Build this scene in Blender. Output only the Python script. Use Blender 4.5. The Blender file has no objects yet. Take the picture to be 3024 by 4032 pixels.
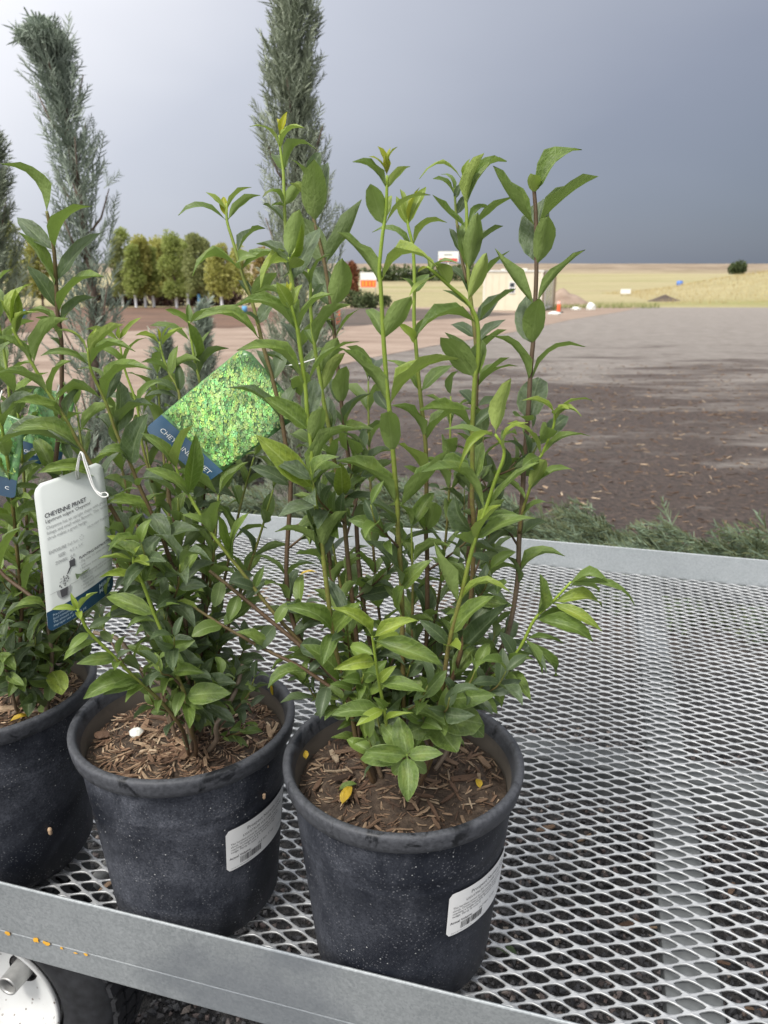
import bpy, bmesh, math, random
import numpy as np
from mathutils import Vector, Matrix

R = math.radians
random.seed(7)
rng = np.random.default_rng(7)
scene = bpy.context.scene
COL = scene.collection

# ------------------------------------------------------------------ camera
F = 3030.0                       # focal length in photo pixels
PITCH = R(17.4)
CZ = 1.33
CP, SP = math.cos(PITCH), math.sin(PITCH)
cam_d = bpy.data.cameras.new('camera')
cam = bpy.data.objects.new('camera', cam_d)
COL.objects.link(cam)
cam.location = (0, 0, CZ)
cam.rotation_euler = (R(90) - PITCH, 0, 0)
cam_d.sensor_fit = 'VERTICAL'
cam_d.sensor_height = 36.0
cam_d.lens = 36.0 * F / 4032.0
cam_d.clip_start = 0.02
cam_d.clip_end = 3000
cam_d.dof.use_dof = True
cam_d.dof.focus_distance = 0.90
cam_d.dof.aperture_fstop = 10.0
scene.camera = cam

# ------------------------------------------------------------------ sky and sun
SUN_EL, SUN_AZ = 52.0, 215.0     # azimuth clockwise from +Y
world = bpy.data.worlds.new('World')
scene.world = world
world.use_nodes = True
wn, wl = world.node_tree.nodes, world.node_tree.links
wn.clear()
w_out = wn.new('ShaderNodeOutputWorld')
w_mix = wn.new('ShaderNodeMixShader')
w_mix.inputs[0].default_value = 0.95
sky = wn.new('ShaderNodeTexSky')
sky.sky_type = 'NISHITA'
sky.sun_disc = False
sky.sun_elevation = R(SUN_EL)
sky.sun_rotation = R(SUN_AZ)
bg_s = wn.new('ShaderNodeBackground')
bg_s.inputs[1].default_value = 0.10
wl.new(sky.outputs[0], bg_s.inputs[0])
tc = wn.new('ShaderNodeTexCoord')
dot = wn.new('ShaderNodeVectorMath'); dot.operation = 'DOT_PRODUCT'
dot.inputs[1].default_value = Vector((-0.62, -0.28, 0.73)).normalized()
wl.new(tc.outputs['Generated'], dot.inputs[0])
nz = wn.new('ShaderNodeTexNoise')
nz.inputs['Scale'].default_value = 1.6
nz.inputs['Detail'].default_value = 4
mp = wn.new('ShaderNodeMapping'); mp.inputs['Scale'].default_value = (1, 1, 2.6)
wl.new(tc.outputs['Generated'], mp.inputs[0]); wl.new(mp.outputs[0], nz.inputs[0])
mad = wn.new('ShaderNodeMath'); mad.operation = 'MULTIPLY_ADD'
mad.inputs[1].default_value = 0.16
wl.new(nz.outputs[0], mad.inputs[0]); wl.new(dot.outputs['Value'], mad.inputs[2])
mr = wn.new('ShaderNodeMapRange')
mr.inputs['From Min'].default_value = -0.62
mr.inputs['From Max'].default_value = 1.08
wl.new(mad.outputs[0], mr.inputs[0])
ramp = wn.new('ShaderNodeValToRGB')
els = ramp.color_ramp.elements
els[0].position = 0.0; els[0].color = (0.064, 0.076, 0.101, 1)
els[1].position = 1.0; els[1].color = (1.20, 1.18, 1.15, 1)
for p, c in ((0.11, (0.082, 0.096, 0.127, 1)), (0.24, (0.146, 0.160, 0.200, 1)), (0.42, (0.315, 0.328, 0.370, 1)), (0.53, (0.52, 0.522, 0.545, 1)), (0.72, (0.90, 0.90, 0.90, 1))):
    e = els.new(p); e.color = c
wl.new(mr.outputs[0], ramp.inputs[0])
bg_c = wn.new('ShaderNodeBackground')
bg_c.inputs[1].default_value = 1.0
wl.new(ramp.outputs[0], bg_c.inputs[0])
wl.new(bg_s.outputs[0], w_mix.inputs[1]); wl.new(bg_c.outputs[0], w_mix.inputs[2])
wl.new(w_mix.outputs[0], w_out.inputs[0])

sun_d = bpy.data.lights.new('sun', 'SUN')
sun_d.energy = 1.5
sun_d.angle = R(12)
sun_d.color = (1.0, 0.96, 0.90)
sun = bpy.data.objects.new('sun', sun_d)
COL.objects.link(sun)
az = R(SUN_AZ)
sdir = Vector((math.sin(az) * math.cos(R(SUN_EL)), math.cos(az) * math.cos(R(SUN_EL)), math.sin(R(SUN_EL))))
sun.rotation_euler = sdir.to_track_quat('Z', 'Y').to_euler()
sun.location = (0, 0, 30)

scene.view_settings.view_transform = 'Standard'
scene.view_settings.look = 'None'
scene.view_settings.exposure = 1.0
scene.view_settings.gamma = 1.0
scene.view_settings.use_curve_mapping = False
scene.render.engine = 'CYCLES'
scene.cycles.use_denoising = True
scene.cycles.max_bounces = 8
scene.cycles.diffuse_bounces = 3
scene.cycles.glossy_bounces = 3
scene.cycles.transmission_bounces = 3

# ------------------------------------------------------------------ geometry helpers
def ray(px, py):
    xl, yd = (px - 1512) / F, (py - 2016) / F
    return Vector((xl, CP - yd * SP, -(SP + yd * CP)))

def U(px, py, Y):
    d = ray(px, py)
    return Vector((0, 0, CZ)) + d * (Y / d.y)

def UZ(px, py, z):
    d = ray(px, py)
    return Vector((0, 0, CZ)) + d * ((z - CZ) / d.z)

SLOPE = 0.02
def gz(y):
    return -SLOPE * (y - 1.0)

def UG(px, py, dz=0.0):
    d = ray(px, py)      # CZ + d.z t = -SLOPE (d.y t - 1) + dz
    t = (SLOPE + dz - CZ) / (d.z + SLOPE * d.y)
    return Vector((0, 0, CZ)) + d * t

TH = R(15.75)
EV = Vector((math.cos(TH), -math.sin(TH), 0))
WV = Vector((math.sin(TH), math.cos(TH), 0))
def C(e, w, z):
    return EV * e + WV * w + Vector((0, 0, z))

def link(o, parent=None):
    COL.objects.link(o)
    if parent is not None:
        o.parent = parent
        o.matrix_parent_inverse = Matrix.Identity(4)
    return o

def tag(o, label=None, cat=None, group=None, kind=None):
    if label: o['label'] = label
    if cat: o['category'] = cat
    if group: o['group'] = group
    if kind: o['kind'] = kind
    return o

def empty(name, loc, label=None, cat=None, group=None):
    o = bpy.data.objects.new(name, None)
    o.location = loc
    o.empty_display_size = 0.05
    COL.objects.link(o)
    return tag(o, label, cat, group)

def mesh_from(name, verts, faces, mat=None, smooth=True):
    me = bpy.data.meshes.new(name)
    me.from_pydata([tuple(v) for v in verts], [], faces)
    if mat: me.materials.append(mat)
    if smooth:
        me.polygons.foreach_set('use_smooth', [True] * len(me.polygons))
    me.update()
    return me

def add(name, me, parent=None, loc=None):
    """link a mesh whose vertices are in world space, keeping its place under the parent"""
    o = bpy.data.objects.new(name, me)
    link(o, parent)
    if parent is not None and loc is None:
        o.location = -parent.matrix_basis.translation if parent.parent is None else (0, 0, 0)
    elif loc is not None:
        o.location = loc
    return o

class MB:
    def __init__(self):
        self.v, self.f = [], []
    def addmesh(self, v, f):
        n = len(self.v)
        self.v += [Vector(p) for p in v]
        self.f += [tuple(i + n for i in q) for q in f]
        return self
    def box(self, o, ax, ay, az_):
        o, ax, ay, az_ = Vector(o), Vector(ax), Vector(ay), Vector(az_)
        p = [o, o + ax, o + ax + ay, o + ay]
        v = p + [q + az_ for q in p]
        return self.addmesh(v, [(3, 2, 1, 0), (4, 5, 6, 7), (0, 1, 5, 4), (1, 2, 6, 5), (2, 3, 7, 6), (3, 0, 4, 7)])
    def tube(self, pts, rad, n=8, cap=True):
        pts = [Vector(p) for p in pts]
        if not hasattr(rad, '__len__'): rad = [rad] * len(pts)
        v, f = [], []
        ref = Vector((0.31, 0.17, 0.93))
        for i, p in enumerate(pts):
            d = (pts[min(i + 1, len(pts) - 1)] - pts[max(i - 1, 0)]).normalized()
            a = d.cross(ref)
            if a.length < 1e-3: a = d.cross(Vector((1, 0, 0)))
            a.normalize(); b = d.cross(a)
            for k in range(n):
                t = 2 * math.pi * k / n
                v.append(p + (a * math.cos(t) + b * math.sin(t)) * rad[i])
        for i in range(len(pts) - 1):
            for k in range(n):
                k2 = (k + 1) % n
                f.append((i * n + k, i * n + k2, (i + 1) * n + k2, (i + 1) * n + k))
        if cap:
            f.append(tuple(range(n))[::-1]); f.append(tuple((len(pts) - 1) * n + k for k in range(n)))
        return self.addmesh(v, f)
    def lathe(self, prof, n=48, origin=(0, 0, 0), axis=None, close=False):
        """profile of (radius, height); axis: 3 vectors X, Y, Z"""
        o = Vector(origin)
        X, Y, Z = axis or (Vector((1, 0, 0)), Vector((0, 1, 0)), Vector((0, 0, 1)))
        v, f = [], []
        m = len(prof)
        for (r, h) in prof:
            for k in range(n):
                t = 2 * math.pi * k / n
                v.append(o + X * (r * math.cos(t)) + Y * (r * math.sin(t)) + Z * h)
        for i in range(m - 1 + (1 if close else 0)):
            j = (i + 1) % m
            for k in range(n):
                k2 = (k + 1) % n
                f.append((i * n + k, i * n + k2, j * n + k2, j * n + k))
        return self.addmesh(v, f)
    def build(self, name, mat, parent=None, smooth=True, loc=None):
        me = mesh_from(name, self.v, self.f, mat, smooth)
        return add(name, me, parent, loc)

def bevel(o, w=0.002, seg=2, angle=35):
    m = o.modifiers.new('bevel', 'BEVEL')
    m.width = w; m.segments = seg; m.limit_method = 'ANGLE'; m.angle_limit = R(angle)
    return o

def catmull(pts, sub=6):
    P = [Vector(p) for p in pts]
    if len(P) < 3: return [P[0].lerp(P[-1], i / sub) for i in range(sub + 1)]
    out = []
    Q = [P[0] * 2 - P[1]] + P + [P[-1] * 2 - P[-2]]
    for i in range(1, len(Q) - 2):
        a, b, c, d = Q[i - 1], Q[i], Q[i + 1], Q[i + 2]
        for s in range(sub):
            t = s / sub
            out.append(0.5 * ((2 * b) + (c - a) * t + (2 * a - 5 * b + 4 * c - d) * t * t + (3 * b - a - 3 * c + d) * t ** 3))
    out.append(P[-1])
    return out

# ------------------------------------------------------------------ material helpers
class NT:
    def __init__(self, name):
        self.m = bpy.data.materials.new(name)
        self.m.use_nodes = True
        self.n, self.l = self.m.node_tree.nodes, self.m.node_tree.links
        self.b = self.n['Principled BSDF']
        self.out = self.n['Material Output']
    def node(self, t, **kw):
        x = self.n.new(t)
        for k, v in kw.items(): setattr(x, k, v)
        return x
    def set(self, sock, val):
        if isinstance(val, bpy.types.NodeSocket): self.l.new(val, sock)
        else:
            if hasattr(sock.default_value, '__len__') and not hasattr(val, '__len__'): val = (val,) * len(sock.default_value)
            if hasattr(val, '__len__') and len(val) == 3 and len(sock.default_value) == 4: val = (*val, 1)
            sock.default_value = val
    def coord(self, kind='Object', scale=None):
        c = self.node('ShaderNodeTexCoord').outputs[kind]
        if scale is not None:
            mpn = self.node('ShaderNodeMapping'); self.l.new(c, mpn.inputs[0]); mpn.inputs['Scale'].default_value = scale
            return mpn.outputs[0]
        return c
    def world(self, scale=None):
        c = self.node('ShaderNodeNewGeometry').outputs['Position']
        if scale is not None:
            mpn = self.node('ShaderNodeMapping'); self.l.new(c, mpn.inputs[0]); mpn.inputs['Scale'].default_value = scale
            return mpn.outputs[0]
        return c
    def noise(self, vec, scale, detail=4, rough=0.55, dist=0.0, out='Fac'):
        x = self.node('ShaderNodeTexNoise')
        self.l.new(vec, x.inputs['Vector'])
        x.inputs['Scale'].default_value = scale; x.inputs['Detail'].default_value = detail
        x.inputs['Roughness'].default_value = rough; x.inputs['Distortion'].default_value = dist
        return x.outputs[out]
    def voronoi(self, vec, scale, feature='F1', out='Distance', rand=1.0):
        x = self.node('ShaderNodeTexVoronoi', feature=feature)
        self.l.new(vec, x.inputs['Vector'])
        x.inputs['Scale'].default_value = scale
        x.inputs['Randomness'].default_value = rand
        return x.outputs[out]
    def rng(self, val, a, b, c=0.0, d=1.0):
        x = self.node('ShaderNodeMapRange'); self.l.new(val, x.inputs[0])
        for i, v in zip((1, 2, 3, 4), (a, b, c, d)): x.inputs[i].default_value = v
        return x.outputs[0]
    def math(self, op, a, b=0.0, c=0.0):
        x = self.node('ShaderNodeMath', operation=op)
        for i, v in enumerate((a, b, c)): self.set(x.inputs[i], v)
        return x.outputs[0]
    def mix(self, fac, a, b, mode='MIX'):
        x = self.node('ShaderNodeMix', data_type='RGBA', blend_type=mode)
        self.set(x.inputs[0], fac); self.set(x.inputs[6], a); self.set(x.inputs[7], b)
        return x.outputs[2]
    def ramp(self, val, stops):
        x = self.node('ShaderNodeValToRGB'); self.l.new(val, x.inputs[0])
        e = x.color_ramp.elements
        e[0].position, e[0].color = stops[0][0], (*stops[0][1], 1)
        e[1].position, e[1].color = stops[-1][0], (*stops[-1][1], 1)
        for p, c in stops[1:-1]:
            q = e.new(p); q.color = (*c, 1)
        return x.outputs[0]
    def sep(self, vec):
        x = self.node('ShaderNodeSeparateXYZ'); self.l.new(vec, x.inputs[0]); return x.outputs
    def bump(self, h, strength=0.3, dist=0.01):
        x = self.node('ShaderNodeBump'); self.l.new(h, x.inputs['Height'])
        x.inputs['Strength'].default_value = strength; x.inputs['Distance'].default_value = dist
        self.l.new(x.outputs[0], self.b.inputs['Normal'])
    def pr(self, color=None, rough=None, metal=None, spec=None):
        if color is not None: self.set(self.b.inputs['Base Color'], color)
        if rough is not None: self.set(self.b.inputs['Roughness'], rough)
        if metal is not None: self.set(self.b.inputs['Metallic'], metal)
        if spec is not None: self.set(self.b.inputs['Specular IOR Level'], spec)
        return self.m
    def translucent(self, color, fac):
        t = self.node('ShaderNodeBsdfTranslucent'); self.set(t.inputs[0], color)
        x = self.node('ShaderNodeMixShader'); self.set(x.inputs[0], fac)
        self.l.new(self.b.outputs[0], x.inputs[1]); self.l.new(t.outputs[0], x.inputs[2])
        self.l.new(x.outputs[0], self.out.inputs[0])

def plain(name, color, rough=0.6, metal=0.0, var=0.12, scale=30):
    t = NT(name)
    c = t.noise(t.coord('Object'), scale, 5)
    col = t.mix(t.rng(c, 0.3, 0.7), tuple(x * (1 - var) for x in color), tuple(min(1, x * (1 + var)) for x in color))
    return t.pr(col, rough, metal)

def island_random(t):
    oi = t.node('ShaderNodeObjectInfo').outputs['Random']
    gi = t.node('ShaderNodeNewGeometry').outputs['Random Per Island']
    return t.math('FRACT', t.math('ADD', oi, gi))

def leaf_material(name, lo, hi, back, dust=0.35, rib=(0.26, 0.34, 0.12)):
    t = NT(name)
    r = island_random(t)
    r2 = t.math('FRACT', t.math('MULTIPLY', r, 7.31))
    base = t.mix(r, lo, hi)
    uv = t.coord('UV')
    s = t.sep(uv)
    u = t.math('MULTIPLY', t.math('ABSOLUTE', t.math('SUBTRACT', s[0], 0.5)), 2.0)
    vein = t.math('SINE', t.math('MULTIPLY', t.math('SUBTRACT', s[1], t.math('MULTIPLY', u, 0.16)), 62.0))
    vein = t.math('MULTIPLY', t.rng(vein, 0.86, 1.0), 0.22)
    nb = t.noise(t.coord('Object'), 5.0, 4)
    base = t.mix(t.rng(nb, 0.35, 0.7), base, tuple(x * 0.72 for x in lo))
    base = t.mix(t.math('MULTIPLY', t.rng(t.noise(t.coord('Object'), 2.2, 3), 0.52, 0.72), t.math('MULTIPLY', r2, 0.45)), base, tuple(min(1, x * k) for x, k in zip(hi, (1.35, 1.12, 0.8))))
    base = t.mix(vein, base, rib)
    midrib = t.rng(u, 0.03, 0.085, 1.0, 0.0)
    base = t.mix(t.math('MULTIPLY', midrib, 0.55), base, rib)
    edge = t.rng(u, 0.90, 1.0, 0.0, 0.45)
    base = t.mix(edge, base, rib)
    # pale hard-water marks left by drops
    spots = t.voronoi(t.coord('Object'), 22.0)
    sp = t.math('MULTIPLY', t.rng(spots, 0.10, 0.22, 1.0, 0.0), t.rng(t.noise(t.coord('Object'), 9.0, 3), 0.5, 0.62))
    film = t.math('ADD', t.math('MULTIPLY', sp, 0.30), t.rng(t.noise(t.coord('Object'), 4.0, 5, 0.65), 0.45, 0.8, 0.0, 0.5))
    base = t.mix(t.math('MULTIPLY', t.math('ADD', film, 0.10), t.math('MULTIPLY', t.math('ADD', r2, 0.25), dust * 1.35)), base, (0.255, 0.300, 0.245))
    brown = t.math('MULTIPLY', t.rng(t.voronoi(t.coord('Object'), 3.3), 0.03, 0.06, 1.0, 0.0), t.rng(r2, 0.6, 0.75))
    base = t.mix(brown, base, (0.11, 0.075, 0.03))
    bf = t.node('ShaderNodeNewGeometry').outputs['Backfacing']
    bcol = t.mix(t.math('MULTIPLY', midrib, 0.6), t.mix(vein, back, rib), rib)
    col = t.mix(bf, base, bcol)
    t.pr(col, t.math('ADD', 0.46, t.math('MULTIPLY', bf, 0.2)), 0.0, 0.4)
    t.bump(t.math('ADD', t.math('MULTIPLY', vein, 2.0), nb), 0.25, 0.02)
    t.translucent(t.mix(0.5, col, (0.22, 0.36, 0.03)), 0.28)
    return t.m

M = {}
M['leaf'] = leaf_material('privet_leaf', (0.098, 0.160, 0.030), (0.190, 0.272, 0.050), (0.205, 0.280, 0.084), 0.22)
M['leaf_young'] = leaf_material('privet_young_leaf', (0.195, 0.270, 0.036), (0.290, 0.375, 0.055), (0.300, 0.375, 0.100), 0.06, (0.38, 0.46, 0.15))
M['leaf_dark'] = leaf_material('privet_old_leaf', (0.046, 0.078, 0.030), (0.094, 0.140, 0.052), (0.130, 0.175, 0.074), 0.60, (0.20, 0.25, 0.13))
M['leaf_tip'] = leaf_material('privet_tip_leaf', (0.28, 0.33, 0.015), (0.40, 0.38, 0.020), (0.36, 0.38, 0.04), 0.0, (0.42, 0.42, 0.10))
M['leaf_yellow'] = leaf_material('fallen_yellow_leaf', (0.50, 0.33, 0.02), (0.60, 0.42, 0.04), (0.50, 0.36, 0.06), 0.0, (0.45, 0.30, 0.05))

def stem_material():
    t = NT('privet_stem')
    a = t.node('ShaderNodeAttribute', attribute_name='age').outputs['Fac']
    n = t.noise(t.coord('Object'), 160, 4)
    a2 = t.math('ADD', a, t.math('MULTIPLY', t.math('SUBTRACT', n, 0.5), 0.22))
    c = t.ramp(a2, [(0.0, (0.23, 0.33, 0.035)), (0.30, (0.19, 0.26, 0.035)), (0.48, (0.13, 0.105, 0.032)), (0.62, (0.085, 0.050, 0.026)), (0.82, (0.11, 0.075, 0.045)), (1.0, (0.20, 0.155, 0.115))])
    lent = t.voronoi(t.coord('Object'), 420)
    c = t.mix(t.rng(lent, 0.10, 0.2, 0.45, 0.0), c, (0.30, 0.24, 0.16))
    t.pr(c, 0.55)
    t.bump(n, 0.4, 0.001)
    return t.m
M['stem'] = stem_material()

def galvanised(name, spangle=True, lo=(0.28, 0.305, 0.318), hi=(0.45, 0.476, 0.49), metal=0.55, rough=0.42):
    t = NT(name)
    p = t.coord('Object')
    wv = t.noise(p, 14, 4, out='Color')
    n1 = t.noise(p, 5, 5, 0.6)
    if spangle:
        v = t.voronoi(t.mix(0.02, p, wv), 330, out='Color')
        sg = t.sep(v)[0]
        n2 = t.noise(p, 260, 3)
        f = t.math('ADD', t.math('MULTIPLY', sg, 0.26), t.math('ADD', t.math('MULTIPLY', n1, 0.50), t.math('MULTIPLY', n2, 0.40)))
        f = t.rng(f, 0.25, 0.85)
    else:
        f = t.rng(t.math('ADD', t.math('MULTIPLY', n1, 0.6), t.math('MULTIPLY', t.noise(p, 60, 4), 0.5)), 0.35, 0.75)
    c = t.mix(f, lo, hi)
    wet = t.rng(t.noise(p, 2.3, 4, 0.6), 0.62, 0.70)
    c = t.mix(t.math('MULTIPLY', wet, 0.55), c, (0.19, 0.21, 0.24))
    t.pr(c, t.math('ADD', rough - 0.06, t.math('MULTIPLY', f, 0.16)), metal)
    t.bump(t.noise(p, 190, 3), 0.12, 0.0008)
    return t.m
M['galv'] = galvanised('galvanised_steel_rail')
M['galv_mesh'] = galvanised('galvanised_expanded_mesh', False, (0.31, 0.322, 0.332), (0.52, 0.53, 0.54), 0.4, 0.42)
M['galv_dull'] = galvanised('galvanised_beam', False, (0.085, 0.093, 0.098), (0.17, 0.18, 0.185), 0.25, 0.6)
M['galv_dark'] = galvanised('shade_darkened_beam', False, (0.075, 0.085, 0.09), (0.17, 0.18, 0.185), 0.2, 0.6)  # grey darkened in the colour itself, for the shade below the deck

def pot_material():
    t = NT('black_pot_plastic')
    oi = t.node('ShaderNodeObjectInfo').outputs['Random']
    va = t.node('ShaderNodeVectorMath', operation='ADD'); t.l.new(t.coord('Object'), va.inputs[0]); t.l.new(t.math('MULTIPLY', oi, 17.0), va.inputs[1])
    p = va.outputs[0]
    big = t.noise(p, 7.0, 5, 0.6, 0.6)
    fine = t.noise(p, 330, 4, 0.75)
    mid = t.noise(t.coord('Object', (1, 1, 0.45)), 42, 6, 0.72)
    z = t.sep(p)[2]
    dust = t.math('MULTIPLY', t.rng(big, 0.38, 0.68), t.rng(fine, 0.36, 0.66, 0.25, 1.0))
    dust = t.math('MULTIPLY', dust, t.rng(mid, 0.30, 0.62, 0.35, 1.0))
    dust = t.math('MULTIPLY', dust, t.math('ADD', 0.6, t.math('MULTIPLY', oi, 0.5)))
    c = t.mix(dust, (0.009, 0.011, 0.017), (0.150, 0.160, 0.190))
    # pale dried splashes
    v = t.voronoi(p, 260)
    pick = t.rng(t.noise(p, 24, 4, 0.7), 0.42, 0.62)
    sp = t.math('MULTIPLY', t.rng(v, 0.14, 0.30, 1.0, 0.0), pick)
    c = t.mix(t.math('MULTIPLY', sp, 0.55), c, (0.24, 0.245, 0.26))
    v2 = t.voronoi(p, 105)
    sp2 = t.math('MULTIPLY', t.rng(v2, 0.06, 0.12, 1.0, 0.0), t.rng(t.noise(p, 11, 3), 0.47, 0.58))
    c = t.mix(t.math('MULTIPLY', sp2, 0.9), c, (0.50, 0.51, 0.50))
    t.pr(c, t.math('ADD', 0.50, t.math('MULTIPLY', dust, 0.3)), 0.0, 0.28)
    t.bump(t.math('ADD', mid, t.math('MULTIPLY', fine, 0.5)), 0.12, 0.002)
    return t.m
M['pot'] = pot_material()
def rim_material():
    t = NT('worn_pot_rim')
    p = t.coord('Object')
    n = t.noise(p, 26, 6, 0.65, 0.8)
    f = t.noise(p, 180, 5, 0.7)
    d = t.math('MULTIPLY', t.rng(n, 0.38, 0.46, 0.12, 1.0), t.rng(f, 0.28, 0.72, 0.30, 1.0))
    c = t.mix(d, (0.008, 0.009, 0.011), (0.082, 0.086, 0.098))
    t.pr(c, t.math('ADD', 0.38, t.math('MULTIPLY', d, 0.35)), 0.0, 0.35)
    t.bump(f, 0.15, 0.001)
    return t.m
M['rim'] = rim_material()
def inner_material():
    t = NT('dusty_pot_inside')
    p = t.coord('Object')
    z = t.sep(p)[2]
    n = t.noise(p, 40, 5, 0.65)
    f = t.rng(t.math('ADD', z, t.math('MULTIPLY', n, 0.03)), 0.278, 0.300, 1.0, 0.0)
    c = t.mix(f, (0.024, 0.026, 0.030), (0.125, 0.108, 0.090))
    return t.pr(c, 0.6)
M['pot_in'] = inner_material()
def soil_material():
    t = NT('potting_soil')
    p = t.coord('Object')
    n = t.noise(p, 90, 6, 0.7)
    c = t.ramp(n, [(0.3, (0.022, 0.014, 0.009)), (0.5, (0.055, 0.036, 0.024)), (0.72, (0.12, 0.085, 0.058))])
    t.pr(c, 0.85)
    t.bump(n, 0.8, 0.006)
    return t.m
M['soil'] = soil_material()
def chip_material(name, k):
    t = NT(name)
    r = island_random(t)
    c = t.ramp(r, [(0.0, (0.045, 0.024, 0.014)), (0.3, (0.125, 0.068, 0.040)), (0.6, (0.22, 0.138, 0.084)), (0.85, (0.33, 0.23, 0.145)), (1.0, (0.46, 0.36, 0.25))])
    n = t.noise(t.coord('Object', (1, 0.12, 1)), 45 , 4, 0.7)
    c = t.mix(t.rng(n, 0.35, 0.7, 0.0, 0.5), c, (0.07, 0.045, 0.03))
    c = t.mix(1.0, c, (k, k, k), 'MULTIPLY')
    t.pr(c, 0.75)
    t.bump(n, 0.5, 0.01)
    return t.m
M['chip'] = chip_material('wood_chips', 1.0)
M['chip_dry'] = chip_material('dry_wood_chips', 1.45)
M['paper'] = plain('white_label_paper', (0.78, 0.78, 0.77), 0.45, var=0.03)
M['ink'] = plain('black_print', (0.05, 0.05, 0.055), 0.5)
M['grey_ink'] = plain('grey_print', (0.26, 0.27, 0.27), 0.5)
M['pale_ink'] = plain('pale_blue_print', (0.32, 0.40, 0.46), 0.5)
M['tag_white'] = plain('white_plastic_tag', (0.52, 0.55, 0.53), 0.40, var=0.04)
M['navy'] = plain('navy_print', (0.012, 0.045, 0.088), 0.35, var=0.1)
M['band_blue'] = plain('slate_blue_print', (0.045, 0.105, 0.185), 0.25, var=0.1)
M['white_ink'] = plain('white_print', (0.75, 0.77, 0.78), 0.45)
M['string'] = plain('white_string', (0.72, 0.72, 0.70), 0.7)

def color_attr_mat(name, rough=0.3):
    t = NT(name)
    a = t.node('ShaderNodeVertexColor', layer_name='Col').outputs[0]
    return t.pr(a, rough)
M['print'] = color_attr_mat('printed_picture', 0.28)

def wet_gravel():
    t = NT('crushed_black_gravel')
    r = island_random(t)
    c = t.ramp(r, [(0.0, (0.030, 0.031, 0.034)), (0.45, (0.055, 0.055, 0.060)), (0.75, (0.085, 0.080, 0.080)), (0.92, (0.13, 0.095, 0.085)), (1.0, (0.24, 0.20, 0.17))])
    n = t.noise(t.coord('Object'), 260, 3)
    c = t.mix(t.rng(n, 0.3, 0.7, 0.0, 0.5), c, (0.03, 0.03, 0.033))
    return t.pr(c, 0.6)
M['gravel'] = wet_gravel()

def ground_mat():
    t = NT('lot_gravel_and_mulch')
    p = t.world()
    s = t.sep(p)
    streak = t.noise(t.world((0.38, 1.0, 1.0)), 1.1, 9, 0.72, 0.25)
    y = t.math('ADD', s[1], t.math('MULTIPLY', t.math('SUBTRACT', streak, 0.5), -60.0))
    far = t.rng(y, 8.0, 16.0)
    grain = t.noise(p, 26, 5, 0.75)
    grain2 = t.noise(p, 3.0, 6, 0.7)
    mulch = t.mix(t.rng(grain, 0.35, 0.7), (0.022, 0.014, 0.010), (0.145, 0.098, 0.074))
    chips = t.rng(t.voronoi(p, 14), 0.06, 0.15, 1.0, 0.0)
    mulch = t.mix(t.math('MULTIPLY', chips, t.rng(t.noise(p, 5, 2), 0.42, 0.58, 0.0, 0.85)), mulch, (0.32, 0.235, 0.19))
    gravel = t.mix(t.rng(grain2, 0.3, 0.7), (0.205, 0.180, 0.158), (0.345, 0.308, 0.275))
    gravel = t.mix(t.rng(grain, 0.4, 0.7, 0.0, 0.5), gravel, (0.13, 0.112, 0.105))
    c = t.mix(far, mulch, gravel)
    # black crushed stone close round the cart
    near = t.rng(s[1], 2.2, 3.2, 1.0, 0.0)
    stone = t.mix(t.rng(t.voronoi(p, 75, out='Color') , 0.2, 0.8), (0.018, 0.018, 0.020), (0.072, 0.068, 0.066))
    c = t.mix(near, c, stone)
    t.pr(c, t.rng(far, 0.0, 1.0, 0.62, 0.85))
    t.bump(grain, 1.0, 0.06)
    return t.m
M['ground'] = ground_mat()
def dirt_mat(name, a, b, scale=1.2):
    t = NT(name)
    p = t.world()
    n = t.noise(t.world((0.5, 1, 1)), scale, 7, 0.65)
    g = t.noise(p, 22, 4, 0.7)
    c = t.mix(t.rng(n, 0.35, 0.65), a, b)
    c = t.mix(t.rng(g, 0.4, 0.7, 0, 0.3), c, tuple(x * 0.55 for x in a))
    t.pr(c, 0.9)
    t.bump(g, 0.5, 0.04)
    return t.m
M['dirt'] = dirt_mat('tan_dirt', (0.215, 0.150, 0.110), (0.345, 0.262, 0.205))
M['red_mulch'] = dirt_mat('red_brown_mulch', (0.085, 0.045, 0.027), (0.175, 0.095, 0.058), 0.8)
M['dark_soil'] = dirt_mat('dark_soil', (0.060, 0.045, 0.036), (0.12, 0.088, 0.068), 0.8)
def field_mat():
    t = NT('straw_field')
    p = t.world()
    n = t.noise(t.world((0.25, 1.0, 1.0)), 0.05, 6, 0.6, 0.3)
    c = t.ramp(n, [(0.36, (0.30, 0.25, 0.135)), (0.46, (0.42, 0.36, 0.20)), (0.55, (0.36, 0.32, 0.165)), (0.61, (0.27, 0.27, 0.095)), (0.66, (0.40, 0.34, 0.185))])
    g = t.noise(p, 1.4, 6, 0.75)
    c = t.mix(t.rng(g, 0.35, 0.7, 0.0, 0.55), c, (0.24, 0.20, 0.095))
    y = t.sep(p)[1]
    far = t.rng(t.math('ADD', y, t.math('MULTIPLY', t.noise(p, 0.03, 3), 20)), 205, 240)
    ridge = t.mix(t.rng(t.noise(t.world((0.3, 1, 1)), 0.3, 5, 0.7), 0.4, 0.65), (0.18, 0.132, 0.085), (0.34, 0.27, 0.195))
    c = t.mix(far, c, ridge)
    t.pr(c, 0.95)
    t.bump(g, 0.8, 0.4)
    return t.m
M['field'] = field_mat()

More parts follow.
